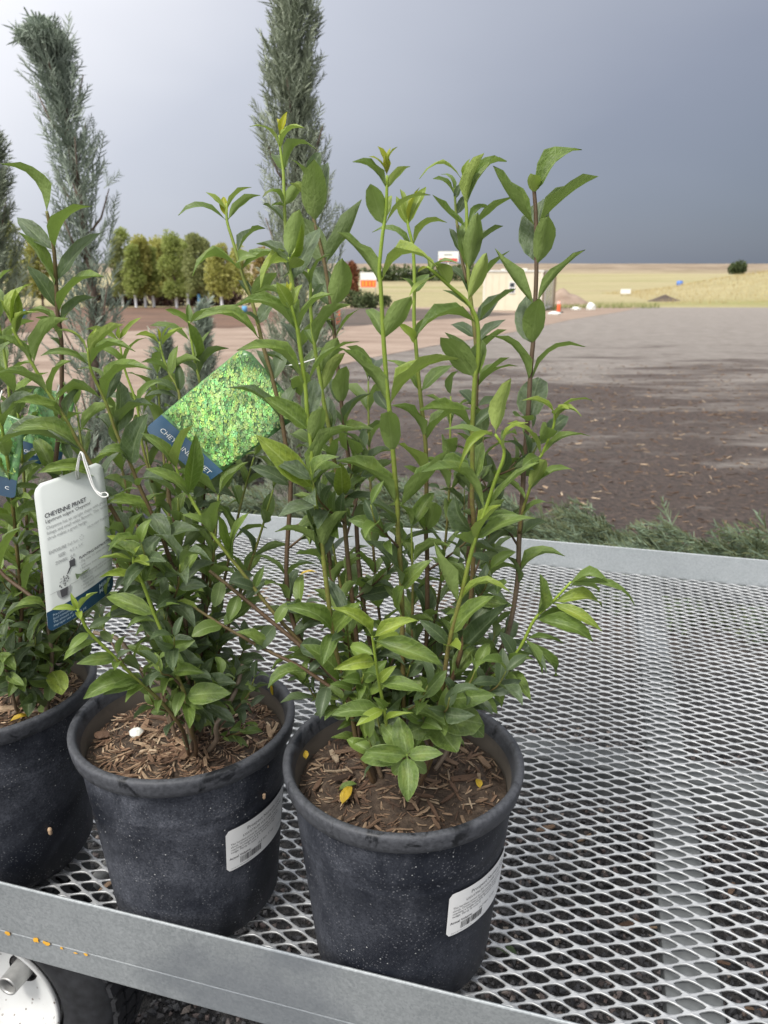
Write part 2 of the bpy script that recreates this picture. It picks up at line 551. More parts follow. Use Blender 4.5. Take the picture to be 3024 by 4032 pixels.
def foliage_mat(name, stops, trans=0.18, rough=0.6):
    t = NT(name)
    r = island_random(t)
    n = t.noise(t.coord('Object'), 2.0, 3)
    f = t.math('ADD', t.math('MULTIPLY', r, 0.6), t.math('MULTIPLY', n, 0.4))
    c = t.ramp(f, stops)
    t.pr(c, rough, 0.0, 0.3)
    t.translucent(c, trans)
    return t.m
M['juniper'] = foliage_mat('juniper_foliage', [(0.15, (0.200, 0.230, 0.155)), (0.5, (0.335, 0.380, 0.275)), (0.85, (0.48, 0.53, 0.41))], 0.35)
M['juniper_teal'] = foliage_mat('young_juniper_foliage', [(0.15, (0.205, 0.250, 0.190)), (0.5, (0.345, 0.405, 0.325)), (0.85, (0.50, 0.56, 0.47))], 0.35)
M['juniper_low'] = foliage_mat('lying_juniper_foliage', [(0.1, (0.060, 0.070, 0.032)), (0.35, (0.125, 0.145, 0.066)), (0.62, (0.140, 0.195, 0.125)), (0.9, (0.225, 0.280, 0.200))], 0.2)
M['bark'] = plain('grey_brown_bark', (0.125, 0.090, 0.068), 0.9, var=0.4, scale=60)
M['tree_green'] = foliage_mat('green_tree_leaves', [(0.1, (0.19, 0.235, 0.062)), (0.5, (0.31, 0.365, 0.105)), (0.9, (0.43, 0.48, 0.17))], 0.5)
M['tree_olive'] = foliage_mat('olive_tree_leaves', [(0.1, (0.165, 0.19, 0.072)), (0.5, (0.275, 0.305, 0.12)), (0.9, (0.38, 0.41, 0.175))], 0.5)
M['tree_gold'] = foliage_mat('golden_tree_leaves', [(0.1, (0.27, 0.275, 0.068)), (0.5, (0.40, 0.40, 0.115)), (0.9, (0.52, 0.50, 0.18))], 0.5)
M['tree_rust'] = foliage_mat('rust_tree_leaves', [(0.1, (0.095, 0.034, 0.016)), (0.5, (0.22, 0.085, 0.040)), (0.9, (0.34, 0.15, 0.075))], 0.3)
M['tree_orange'] = foliage_mat('orange_tree_leaves', [(0.1, (0.22, 0.165, 0.055)), (0.5, (0.36, 0.275, 0.105)), (0.9, (0.47, 0.37, 0.16))], 0.5)
M['maroon'] = foliage_mat('maroon_shrub_leaves', [(0.1, (0.022, 0.012, 0.010)), (0.5, (0.052, 0.026, 0.020)), (0.9, (0.085, 0.052, 0.032))], 0.1)
M['shrub_green'] = foliage_mat('dark_shrub_leaves', [(0.1, (0.030, 0.045, 0.018)), (0.5, (0.065, 0.090, 0.034)), (0.9, (0.12, 0.15, 0.06))], 0.2)
M['dry_grass'] = foliage_mat('dry_grass_blades', [(0.1, (0.26, 0.195, 0.085)), (0.5, (0.44, 0.35, 0.165)), (0.9, (0.58, 0.49, 0.26))], 0.2)
M['green_grass'] = foliage_mat('green_weeds', [(0.1, (0.09, 0.12, 0.03)), (0.5, (0.17, 0.20, 0.06)), (0.9, (0.30, 0.30, 0.12))], 0.2)
M['wrap_white'] = plain('white_trunk_wrap', (0.66, 0.67, 0.70), 0.7, var=0.15, scale=6)
M['wrap_blue'] = plain('blue_trunk_wrap', (0.12, 0.34, 0.60), 0.7, var=0.15, scale=6)
M['cream'] = plain('cream_metal_siding', (0.62, 0.565, 0.435), 0.6, var=0.05, scale=1.5)
M['cream_trim'] = plain('cream_trim', (0.66, 0.62, 0.53), 0.6, var=0.05)
M['white_paint'] = plain('white_paint', (0.74, 0.74, 0.72), 0.5, var=0.05)
M['white_enamel'] = None
M['tan_post'] = plain('tan_post', (0.36, 0.28, 0.19), 0.7)
M['orange'] = plain('orange_plastic', (0.72, 0.115, 0.035), 0.45, var=0.1)
M['red'] = plain('red_sign_paint', (0.55, 0.06, 0.045), 0.5)
M['blue_plastic'] = plain('blue_plastic', (0.07, 0.17, 0.48), 0.45)
M['dark_rubber'] = plain('black_tyre_rubber', (0.020, 0.021, 0.024), 0.6, var=0.4, scale=60)
M['glass'] = plain('dark_window_glass', (0.035, 0.045, 0.055), 0.08)
M['glass_pale'] = plain('pale_door_glass', (0.26, 0.31, 0.33), 0.12)
M['roof_grey'] = plain('pale_roof', (0.60, 0.60, 0.57), 0.6)
def enamel():
    t = NT('chipped_white_enamel')
    p = t.coord('Object')
    a = t.rng(t.voronoi(p, 95), 0.16, 0.22, 1.0, 0.0)
    pick = t.rng(t.noise(p, 24, 3), 0.50, 0.58)
    c = t.mix(t.math('MULTIPLY', a, pick), (0.52, 0.53, 0.53), (0.12, 0.095, 0.08))
    g = t.rng(t.noise(p, 11, 5), 0.5, 0.8, 0.0, 0.4)
    c = t.mix(g, c, (0.45, 0.43, 0.40))
    return t.pr(c, 0.35)
M['white_enamel'] = enamel()
M['steel'] = plain('worn_steel', (0.42, 0.42, 0.41), 0.45, 0.6, 0.25, 40)
M['dark_bore'] = plain('greasy_bore', (0.05, 0.05, 0.052), 0.7, 0.0, 0.5, 120)
M['yellow_paint'] = plain('orange_yellow_paint', (0.68, 0.36, 0.04), 0.5, var=0.15)
M['cocoon'] = plain('tan_cocoon', (0.52, 0.36, 0.23), 0.6, var=0.25, scale=200)
M['stone_white'] = plain('white_stone', (0.72, 0.73, 0.68), 0.7, var=0.1, scale=80)

# ------------------------------------------------------------------ the setting
def sheet(name, pts, mat, kind='structure'):
    bm = bmesh.new()
    vs = [bm.verts.new(p) for p in pts]
    bm.faces.new(vs)
    bmesh.ops.triangulate(bm, faces=bm.faces[:])
    bmesh.ops.recalc_face_normals(bm, faces=bm.faces[:])
    for f in bm.faces:
        if f.normal.z < 0: f.normal_flip()
    me = bpy.data.meshes.new(name); bm.to_mesh(me); bm.free()
    me.materials.append(mat)
    o = bpy.data.objects.new(name, me); COL.objects.link(o)
    return tag(o, kind=kind)

def gp(x, y, dz=0.0):
    return Vector((x, y, gz(y) + dz))

sheet('ground', [gp(-160, -30), gp(160, -30), gp(160, 58), gp(-160, 58)], M['ground'])

def px_sheet(name, pix, mat, dz):
    return sheet(name, [UG(x, y, dz) for x, y in pix], mat)

px_sheet('dirt_yard', [(-2600, 1195), (1500, 1195), (2150, 1208), (2560, 1203), (2440, 1228), (2250, 1258), (2080, 1296), (1900, 1330), (1700, 1362), (1480, 1405),
                       (1250, 1455), (900, 1560), (400, 1700), (-600, 1900), (-2600, 2000)], M['dirt'], 0.006)
px_sheet('mulch_bed', [(-2600, 1200), (960, 1200), (1120, 1235), (1090, 1275), (900, 1292), (700, 1290), (480, 1305), (-2600, 1330)], M['red_mulch'], 0.014)
px_sheet('soil_strip', [(1180, 1222), (1500, 1212), (1720, 1218), (2050, 1236), (1900, 1248), (1650, 1262), (1420, 1282), (1260, 1290), (1150, 1268)], M['dark_soil'], 0.012)

def hill_noise(x, y):
    from mathutils import noise as mn
    return mn.noise(Vector((x * 0.09, y * 0.09, 1.7)))

def field_z(x, y):
    if y <= 54: z = gz(y) - 0.15
    elif y < 150: z = gz(54) + (y - 54) / 96 * (0.35 - gz(54))
    elif y < 215: z = 0.35 + (y - 150) / 65 * 0.35
    elif y < 250: z = 0.70 + (y - 215) / 35 * 2.8
    else: z = 3.5 - (y - 250) * 0.01
    b = 2.6 * math.exp(-((x - 38) / 12) ** 2 - ((y - 67) / 7.5) ** 2)
    z += b
    z += hill_noise(x, y) * (0.10 + 0.22 * min(b, 1)) * (1 if y > 56 else 0)
    return z

ys = [52, 54, 55.5] + list(np.arange(57, 90, 1.5)) + list(np.arange(92, 260, 5)) + [280, 330, 420]
xs = sorted(list(np.arange(-220, -40, 20)) + list(np.arange(-40, 15, 4)) + list(np.arange(15, 62, 1.6)) + list(np.arange(66, 320, 18)))
vv = [(x, y, field_z(x, y)) for y in ys for x in xs]
nx = len(xs)
ff = [(j * nx + i, j * nx + i + 1, (j + 1) * nx + i + 1, (j + 1) * nx + i) for j in range(len(ys) - 1) for i in range(nx - 1)]
o = add('field', mesh_from('field', vv, ff, M['field']))
tag(o, kind='structure')

# ------------------------------------------------------------------ foliage templates
def tri_twig(a, b, w):
    """a slender three-sided twig from a to b"""
    a, b = np.array(a, float), np.array(b, float)
    d = b - a; d /= np.linalg.norm(d)
    x = np.cross(d, [0.2, 0.3, 0.93]); x /= np.linalg.norm(x); y = np.cross(d, x)
    v = [a + w * (x * math.cos(k * 2.094) + y * math.sin(k * 2.094)) for k in range(3)]
    m = a + (b - a) * 0.6
    v += [m + w * 0.85 * (x * math.cos(k * 2.094) + y * math.sin(k * 2.094)) for k in range(3)]
    v.append(b)
    f = [(0, 1, 4), (0, 4, 3), (1, 2, 5), (1, 5, 4), (2, 0, 3), (2, 3, 5), (3, 4, 6), (4, 5, 6), (5, 3, 6)]
    return v, f

def spray_template(seed, sides=11, w=0.021):
    r = random.Random(seed)
    V, Fc = [], []
    def put(a, b, ww):
        v, f = tri_twig(a, b, ww)
        n = len(V); V.extend(v); Fc.extend(tuple(i + n for i in q) for q in f)
    put((0, 0, 0), (0.03, 0.55, 0.02), w); put((0.03, 0.5, 0.02), (0.0, 1.0, 0.08), w * 0.9)
    for k in range(sides):
        s = 0.12 + 0.8 * k / sides
        sg = 1 if k % 2 else -1
        L = (0.46 - 0.30 * s) * r.uniform(0.8, 1.25)
        an = R(r.uniform(24, 44))
        z = r.uniform(-0.12, 0.14)
        put((0.02, s, 0.02), (0.02 + sg * L * math.sin(an), s + L * math.cos(an), 0.02 + z), w * 0.85)
    return np.array(V), Fc

SPRAYS = [spray_template(s) for s in range(4)]

def rand_rot(dirs, roll):
    """rotation matrices whose Y column is dirs"""
    d = dirs / np.linalg.norm(dirs, axis=1, keepdims=True)
    ref = np.tile(np.array([0.13, 0.21, 0.97]), (len(d), 1))
    x = np.cross(d, ref); x /= np.maximum(np.linalg.norm(x, axis=1, keepdims=True), 1e-6)
    z = np.cross(x, d)
    c, s = np.cos(roll)[:, None], np.sin(roll)[:, None]
    x2, z2 = x * c + z * s, z * c - x * s
    return np.stack([x2, d, z2], axis=2)

def instance_mesh(name, templates, pos, dirs, size, mat, roll=None, smooth=False, local=None):
    n = len(pos)
    roll = rng.uniform(0, 6.283, n) if roll is None else roll
    Rm = rand_rot(np.asarray(dirs, float), roll)
    V, Fs, off = [], [], 0
    pick = rng.integers(0, len(templates), n)
    for ti, (tv, tf) in enumerate(templates):
        idx = np.where(pick == ti)[0]
        if len(idx) == 0: continue
        v = np.einsum('nij,kj->nki', Rm[idx] * np.asarray(size)[idx][:, None, None], tv) + np.asarray(pos)[idx][:, None, :]
        k = len(tv)
        V.append(v.reshape(-1, 3))
        tfa = [np.array(q) for q in tf]
        for m in range(len(idx)):
            b = off + m * k
            Fs.extend([tuple((q + b).tolist()) for q in tfa])
        off += len(idx) * k
    V = np.concatenate(V)
    if local is not None: V = V - np.array(local)
    me = bpy.data.meshes.new(name)
    me.from_pydata(V.tolist(), [], Fs)
    me.materials.append(mat)
    if smooth: me.polygons.foreach_set('use_smooth', [True] * len(me.polygons))
    return me

def juniper(name, label, axis_pts, width, n, mat, cat='tree', size=(0.13, 0.24), droop=0.0, seed=1, group=None, up=1.0, dens=1.0, loose=0.15):
    """upright juniper: trunk along axis_pts (base first), width(t) = half width of the crown"""
    ax = catmull(axis_pts, 8)
    base = Vector(axis_pts[0])
    root = empty(name, base, label, cat, group)
    mbt = MB(); nseg = len(ax)
    mbt.tube([p - base for p in ax], [0.030 * (1 - 0.85 * i / (nseg - 1)) + 0.004 for i in range(nseg)], 7)
    r2 = np.random.default_rng(seed)
    pos, dirs, siz = [], [], []
    for k in range(n):
        t = r2.uniform(0.03, 1.0) ** dens
        i = min(int(t * (nseg - 1)), nseg - 2); f = t * (nseg - 1) - i
        c = ax[i].lerp(ax[i + 1], f)
        d = (ax[i + 1] - ax[i]).normalized()
        a = r2.uniform(0, 6.283)
        w = width(t)
        lump = 1 + 0.30 * math.sin(a * 2 + t * 17) * math.sin(t * 31 + a)
        rr = w * lump * (r2.uniform(0.05, 1.0) ** 0.75)
        rad = Vector((math.cos(a), math.sin(a), 0))
        L = r2.uniform(*size) * (1.35 if r2.random() < loose * 0.4 else 1.0)
        dd = d * up + rad * r2.uniform(0.15, 0.75) + Vector(r2.normal(0, 0.16, 3))
        if droop and t > 0.80:
            q = min(1.0, (t - 0.80) / 0.12)
            L *= 1 + 0.35 * q
            dd = dd * (1 - q) + (rad * 0.9 + Vector((-0.25, 0, -0.75))) * q * droop
            if r2.random() < 0.35: continue
        dd.normalize()
        p = c + rad * max(rr - L * 0.35 * 0.5, 0) - dd * L * 0.35
        pos.append(p); dirs.append(dd); siz.append(L)
    crown = instance_mesh('crown', SPRAYS, np.array(pos), np.array(dirs), np.array(siz), mat, local=base)
    mbt.build('trunk', M['bark'], root, loc=(0, 0, 0))
    # a few visible limbs inside the crown
    lm = MB()
    for k in range(16):
        t = 0.08 + 0.60 * k / 16
        i = min(int(t * (nseg - 1)), nseg - 2)
        a = k * 2.4
        w = width(t)
        p0 = ax[i]; p1 = p0 + Vector((math.cos(a) * w * 0.5, math.sin(a) * w * 0.5, w * 0.6)); p2 = p0 + Vector((math.cos(a) * w * 0.8, math.sin(a) * w * 0.8, w * 1.4))
        lm.tube([p0 - base, p1 - base, p2 - base], [0.008, 0.006, 0.003], 5)
    lm.build('limbs', M['bark'], root, loc=(0, 0, 0))['kind'] = 'stuff'
    add('crown', crown, root, loc=(0, 0, 0))
    return root

def yofs(px_pts, Y):
    return [U(x, y, Y) for x, y in px_pts]

def taper(half, top=0.25, pw=0.8):
    return lambda t: half * (min(1.0, t / 0.10) * 0.3 + 0.7) * ((1 - t) ** pw * (1 - top) + top * (1 - t ** 6) + 0.02)

Yj = UG(1190, 2040).y
juniper('juniper_tree', 'tall narrow blue-green juniper whose tip runs out of the frame, behind the tallest privet stem',
        [UG(1195, 2040)] + yofs([(1185, 1600), (1170, 1100), (1165, 600), (1150, 200), (1140, -170)], Yj), lambda t: 0.075 + 0.23 * (1 - t) ** 0.8 * min(1, t / 0.06 * 0.4 + 0.6),
        1600, M['juniper'], size=(0.10, 0.19), seed=3, group='tall narrow junipers behind the cart')
Yl = 4.7
bl = UG(345, 2010); Yl = bl.y
juniper('juniper_tree', 'tall blue-green juniper with its thin tip bent over and drooping, at the left',
        [bl] + yofs([(370, 1700), (365, 1200), (315, 800), (255, 450), (218, 250), (185, 140), (135, 92)], Yl), lambda t: (0.095 + 0.150 * (1 - t)) * min(1, t / 0.06 * 0.4 + 0.6) * min(1, (1.06 - t) / 0.12),
        1000, M['juniper_teal'], size=(0.10, 0.20), seed=5, droop=1.0, dens=1.25, group='tall narrow junipers behind the cart')
bf = UG(-40, 2000)
juniper('juniper_tree', 'dark juniper cut off by the left edge of the picture',
        [bf] + yofs([(-40, 1600), (-45, 1100), (-50, 800), (-60, 520)], bf.y), lambda t: 0.05 + 0.27 * (1 - t) ** 0.7,
        900, M['juniper'], size=(0.10, 0.19), seed=8, group='tall narrow junipers behind the cart')
for k, (x, y, top, hw, lab) in enumerate([(790, 1690, 1235, 0.24, 'young teal juniper standing behind the upper edge of the picture tag'),
                                          (640, 1760, 1330, 0.20, 'small teal juniper showing between the middle privet tips left of the picture tag'),
                                          (930, 1900, 1560, 0.26, 'low juniper just under the picture tag, seen past its lower right edge')]):
    b = UG(x, y)
    juniper('juniper_tree', lab, [b] + yofs([(x, (y + top) / 2), (x + 8, top)], b.y), lambda t, h=hw: 0.02 + h * (1 - t) ** 0.8, 620, M['juniper_teal'] if k < 2 else M['juniper_low'],
            size=(0.12, 0.26), seed=20 + k, group='young junipers behind the cart')

# junipers lying in a row just behind the cart
def lying_juniper(label, p0, p1, half, n, seed):
    p0, p1 = Vector(p0), Vector(p1)
    root = empty('lying_juniper', p0, label, 'shrub', 'junipers lying in a row behind the cart')
    ax = (p1 - p0)
    tr = MB().tube([Vector((0, 0, half * 0.5)), ax * 0.5 + Vector((0, 0, half * 0.4)), ax * 0.9 + Vector((0, 0, half * 0.3))], [0.03, 0.02, 0.006], 6)
    r2 = np.random.default_rng(seed)
    pos, dirs, siz = [], [], []
    d = ax.normalized()
    sidev = Vector((-d.y, d.x, 0))
    for k in range(n):
        t = r2.uniform(0.0, 1.0)
        a = r2.uniform(-0.4, math.pi + 0.4)
        w = half * (0.35 + 0.75 * math.sin(math.pi * min(1, t * 0.75 + 0.15))) * (1 + 0.25 * math.sin(t * 19 + seed))
        rr = w * r2.uniform(0.1, 1.0) ** 0.5
        o_ = sidev * (math.cos(a) * rr * 1.4) + Vector((0, 0, max(0.02, 0.05 + math.sin(a) * rr)))
        dd = d * r2.uniform(0.5, 1.1) + sidev * (math.cos(a) * 0.5) + Vector((0, 0, math.sin(a) * 0.12)) + Vector(r2.normal(0, 0.20, 3))
        dd.normalize()
        pos.append(p0 + ax * t + o_); dirs.append(dd); siz.append(r2.uniform(0.08, 0.19))
    me = instance_mesh('crown', SPRAYS, np.array(pos), np.array(dirs), np.array(siz), M['juniper_low'], local=p0)
    tr.build('trunk', M['bark'], root, loc=(0, 0, 0))
    add('crown', me, root, loc=(0, 0, 0))
    return root

for k, (xa, xb, yy, lab) in enumerate([
        (1.95, 0.85, 2.95, 'olive and grey-green juniper lying behind the far rail at the right edge'),
        (1.25, 0.15, 3.35, 'grey-green juniper lying behind the far rail right of the tallest bare privet stem'),
        (0.55, -0.35, 3.75, 'olive juniper lying behind the far rail between the privet stems'),
        (-0.25, -1.05, 3.55, 'lying juniper mostly hidden behind the right-hand privet')]):
    lying_juniper(lab, (xa, yy, gz(yy)), (xb, yy + 0.25, gz(yy)), 0.20, 1300, 40 + k)

# ------------------------------------------------------------------ broadleaf trees and hedges in the distance
def quad_leaf():
    v = np.array([(0, 0, 0), (0.42, 0.45, 0.06), (0, 1, 0), (-0.42, 0.45, 0.06)])
    return v, [(0, 1, 2), (0, 2, 3)]
QL = [quad_leaf()]

def crown_mesh(h, r, n, mat, seed, leaf=(0.12, 0.24), lobes=40, shape=1.0):
    r2 = np.random.default_rng(seed)
    cs = []
    for k in range(lobes):
        t = r2.uniform(0.0, 1.0)
        a = r2.uniform(0, 6.283)
        w = r * (math.sin(math.pi * (0.22 + 0.68 * t)) ** 0.7) * (1 - 0.45 * t * shape)
        cs.append((math.cos(a) * w * r2.uniform(0.15, 0.85), math.sin(a) * w * r2.uniform(0.15, 0.85), h * t, r * r2.uniform(0.28, 0.5)))
    cs.append((0, 0, h * 0.97, r * 0.25))
    cs = np.array(cs)
    i = r2.integers(0, len(cs), n)
    d = r2.normal(size=(n, 3)); d /= np.linalg.norm(d, axis=1, keepdims=True)
    rad = cs[i, 3] * r2.uniform(0.35, 1.0, n) ** 0.5
    pos = cs[i, :3] + d * rad[:, None]
    dirs = d + np.array([0, 0, -0.2]) + r2.normal(0, 0.5, (n, 3))
    return instance_mesh('crown', QL, pos, dirs, r2.uniform(*leaf, n), mat)

def tree(name, label, base, h, r, trunk_h, mat, wrap=None, n=1500, seed=1, group=None, tr=0.06, leaf=(0.12, 0.24), wrap_h=(0.08, 0.75)):
    base = Vector(base)
    root = empty(name, base, label, 'tree', group)
    r2 = random.Random(seed)
    pts = [Vector((0, 0, -0.05)), Vector((r2.uniform(-.03, .03), 0, trunk_h * 0.5)), Vector((r2.uniform(-.08, .08), 0, trunk_h)), Vector((r2.uniform(-.12, .12), 0, h * 0.8))]
    MB().tube(pts, [tr, tr * 0.85, tr * 0.75, tr * 0.2], 8).build('trunk', M['bark'], root, loc=(0, 0, 0))
    lm = MB()
    for k in range(7):
        t = k / 7; a = k * 2.4
        z = trunk_h + (h - trunk_h) * t * 0.7
        lm.tube([(0, 0, z), (math.cos(a) * r * 0.4, math.sin(a) * r * 0.4, z + 0.3), (math.cos(a) * r * 0.75, math.sin(a) * r * 0.75, z + 0.7)], [tr * 0.45, tr * 0.3, tr * 0.12], 5)
    lm.build('limbs', M['bark'], root, loc=(0, 0, 0))['kind'] = 'stuff'
    if wrap:
        z0, z1 = trunk_h * wrap_h[0], trunk_h * wrap_h[1]
        prof = []
        for k in range(9):
            f = k / 8
            prof.append((tr * (1.22 + 0.05 * (k % 2)), z0 + (z1 - z0) * f))
        MB().lathe(prof, 10).build('trunk_wrap', wrap, root, loc=(0, 0, 0))
    cm = crown_mesh(h - trunk_h, r, n, mat, seed, leaf)
    add('crown', cm, root, loc=(0, 0, trunk_h))
    return root

GT = 'wrapped trees in the row at the back left'
def tall(px, py, top):
    b = UG(px, py)
    return (py - top) / F * b.y * 0.93
rowt = [(506, 1205, 925, 'green tree with blue-grey wrapped trunk nearest the bent juniper, first of the row', 'tree_green', 'wrap_blue', 1.05),
        (537, 1214, 985, 'yellow-green tree with white and blue trunk wrap, second in the row', 'tree_green', 'wrap_white', 0.9),
        (574, 1213, 950, 'golden-green tree on the third wrapped white trunk of the row', 'tree_gold', 'wrap_white', 1.0),
        (607, 1212, 990, 'green tree on a slim leaning wrapped trunk, fourth in the row', 'tree_green', 'wrap_white', 0.9),
        (697, 1216, 940, 'full green tree on a white and blue wrapped trunk in mid row', 'tree_green', 'wrap_white', 1.15),
        (743, 1210, 975, 'green tree on a white wrapped trunk right of mid row', 'tree_green', 'wrap_white', 0.95),
        (787, 1222, 935, 'dull olive tree on a short pale blue wrapped trunk', 'tree_olive', 'wrap_blue', 1.05),
        (820, 1208, 955, 'dull olive tree at the right end of the green trees', 'tree_olive', 'wrap_white', 0.8),
        (876, 1230, 985, 'golden tree on the rightmost white wrapped trunk of the row', 'tree_gold', 'wrap_white', 1.0)]
rowt += [(485, 1209, 955, 'olive green tree half hidden by the bent juniper', 'tree_olive', 'wrap_white', 0.9),
         (556, 1206, 965, 'slim green tree between the second and third wrapped trunks', 'tree_green', 'wrap_white', 0.8),
         (645, 1207, 965, 'slim yellow-green tree in the gap before mid row', 'tree_gold', 'wrap_white', 0.85),
         (670, 1206, 950, 'slim green tree just left of the full green one', 'tree_green', 'wrap_white', 0.8),
         (722, 1206, 960, 'slim green tree just right of the full green one', 'tree_green', 'wrap_white', 0.8),
         (765, 1207, 945, 'slim olive tree left of the pale blue wrapped trunk', 'tree_olive', 'wrap_white', 0.8)]
for k, (px, py, top, lab, mt, wr, wd) in enumerate(rowt):
    tree('wrapped_tree', lab, UG(px, py), tall(px, py, top), 0.86 * wd, 0.98, M[mt], M[wr], 4600, 60 + k, GT, 0.07, (0.09, 0.19), (0.05, 0.97))
for k, (px, py, lab) in enumerate([(964, 1232, 'short blue plastic trunk guard beside the picture tag juniper'), (92, 1255, 'blue trunk guard at the far left under the dark juniper')]):
    b = UG(px, py)
    q = MB().lathe([(0.14, 0.0), (0.14, 0.35), (0.12, 0.36), (0.12, 0.01)], 12, (0, 0, 0), close=True).build('trunk_guard', M['wrap_blue'])
    q.location = b
    tag(q, lab, 'trunk guard', 'blue trunk guards')
for px, py, top, lab, mt, wd in [(640, 1200, 958, 'golden autumn tree behind the row, between the green crowns', 'tree_gold', 1.4),
                             (945, 1198, 990, 'pale golden autumn tree behind the centre juniper', 'tree_gold', 1.4),
                             (1040, 1198, 1000, 'brown-orange tree hidden behind the central privet leaves', 'tree_orange', 1.2),
                             (1385, 1196, 1045, 'rusty red-brown tree left of the red and white banner', 'tree_rust', 0.85),
                             (60, 1215, 900, 'yellow-green tree behind the leftmost dark juniper', 'tree_olive', 1.5),
                             (170, 1210, 945, 'olive-gold tree behind the bent juniper', 'tree_gold', 1.2)]:
    b = UG(px, py)
    tree('autumn_tree', lab, b, tall(px, py, top), 0.9 * wd, 0.9, M[mt], None, 2200, int(px), 'trees behind the wrapped row', 0.09, (0.14, 0.30))

def shrub(name, label, base, w, d, h, mat, n, seed, group=None, leaf=(0.10, 0.22), cat='shrub', rot=0.0):
    r2 = np.random.default_rng(seed)
    m = max(6, int(w * 5))
    cs = np.stack([r2.uniform(-w / 2, w / 2, m), r2.uniform(-d / 2, d / 2, m), r2.uniform(0.1, 0.62, m) * h, r2.uniform(0.2, 0.42, m) * h], axis=1)
    i = r2.integers(0, m, n)
    dv = r2.normal(size=(n, 3)); dv /= np.linalg.norm(dv, axis=1, keepdims=True)
    pos = cs[i, :3] + dv * (cs[i, 3] * r2.uniform(0.4, 1, n) ** 0.5)[:, None]
    pos[:, 2] = np.abs(pos[:, 2])
    root = empty(name, base, label, cat, group)
    root.rotation_euler.z = rot
    add('foliage', instance_mesh('foliage', QL, pos, dv + r2.normal(0, 0.5, (n, 3)), r2.uniform(*leaf, n), mat), root, loc=(0, 0, 0))
    st = MB()
    for k in range(min(m, 9)):
        st.tube([(cs[k, 0] * 0.9, cs[k, 1], -0.03), (cs[k, 0], cs[k, 1], cs[k, 2])], [0.03, 0.012], 5)
    st.build('stems', M['bark'], root, loc=(0, 0, 0))['kind'] = 'stuff'
    return root
for k, (px, w, lab) in enumerate([(480, 2.6, 'dark maroon hedge behind the wrapped trunks nearest the bent juniper'), (690, 2.8, 'dark maroon hedge behind the wrapped trunks in mid row'),
                                  (880, 2.8, 'dark maroon hedge behind the golden tree at the right end of the row')]):
    b = UG(px, 1207)
    shrub('hedge', lab, b, w + 1.2, 1.0, 1.35, M['maroon'], 1700, 90 + k, 'maroon hedge behind the row', (0.14, 0.3), 'hedge')
for k, (px, py, w, h, lab) in enumerate([(1385, 1212, 1.5, 1.55, 'dark green shrub under the rusty tree'), (1440, 1214, 1.2, 1.1, 'dark green shrub below the red and white banner'),
                                         (1495, 1214, 1.2, 0.9, 'low green shrub right of the banner')]):
    shrub('green_shrub', lab, UG(px, py), w, 1.0, h, M['shrub_green'], 900, 110 + k, 'dark green shrubs at the yard edge', (0.10, 0.2))
# far green scrub between banner and office
b = Vector((9, 118, field_z(9, 118)))
for k, (px, lab) in enumerate([(1530, 'distant green scrub just right of the banner'), (1620, 'distant green scrub in the gap left of the cream office'), (1800, 'distant green scrub behind the cream office')]):
    P = U(px, 1108, 120.0); P.z = field_z(P.x, P.y)
    shrub('distant_scrub', lab, P, 8.0, 3.0, 2.0 + 0.3 * k, M['shrub_green'], 800, 130 + k, 'distant green scrub', (0.35, 0.7))
P = U(2905, 1068, 190.0); P.z = field_z(P.x, P.y)
root = shrub('lone_tree', 'lone rounded green tree on the field near the right edge', P, 2.7, 2.6, 3.1, M['shrub_green'], 1900, 140, None, (0.28, 0.55), 'tree')

# dry grass on the bank and along the yard edge (nobody could count it)
def blade():
    v = np.array([(-0.05, 0, 0), (0.05, 0, 0), (0.0, 1, 0.16)])
    return v, [(0, 1, 2)]
BL = [blade()]
def grass(name, label, pos, size, mat, lean=0.35):
    n = len(pos)
    dirs = np.stack([rng.normal(0, lean, n), rng.normal(0, lean, n), np.ones(n)], axis=1)
    o = add(name, instance_mesh(name, BL, pos, dirs, size, mat))
    return tag(o, label, 'grass', kind='stuff')
pts = []
for k in range(15000):
    x, y = random.uniform(20, 52), random.uniform(57, 74)
    pts.append((x, y, field_z(x, y) - 0.02))
grass('dry_grass', 'straw-coloured tall grass covering the bank at the right', np.array(pts), rng.uniform(0.12, 0.34, len(pts)), M['dry_grass'])
pts = []
for k in range(2200):
    px = random.uniform(2060, 2600); py = random.uniform(1203, 1216) if px > 2200 else random.uniform(1212, 1224)
    p = UG(px, py, -0.02); pts.append(tuple(p))
grass('yard_edge_weeds', 'green and straw weeds along the far edge of the lot beside the office', np.array(pts), rng.uniform(0.12, 0.45, len(pts)), M['green_grass'])

# ------------------------------------------------------------------ cream site office
A = UG(2130, 1225)
q = Vector((0.33, 0.944, 0)); l_ = Vector((-0.944, 0.33, 0)); zz = Vector((0, 0, 1))
office = empty('site_office', A, 'cream metal site office with one small window and a glazed end door', 'building')
HH, LL, DD = 2.18, 3.45, 5.6
MB().box((0, 0, 0), l_ * LL, zz * HH, q * DD).build('wall', M['cream'], office, False, (0, 0, 0))
rf = MB().box(-l_ * 0.06 - q * 0.06 + zz * (HH + 0.002), l_ * (LL + 0.12), q * (DD + 0.12), zz * 0.09).build('roof', M['roof_grey'], office, False, (0, 0, 0))
MB().box(l_ * 1.0 + q * 0.4 + zz * (HH + 0.095), l_ * 0.35, q * 0.3, zz * 0.10).box(l_ * 2.3 + q * 0.4 + zz * (HH + 0.095), l_ * 0.22, q * 0.3, zz * 0.07).build('roof_vent', M['cream_trim'], rf, False, (0, 0, 0))
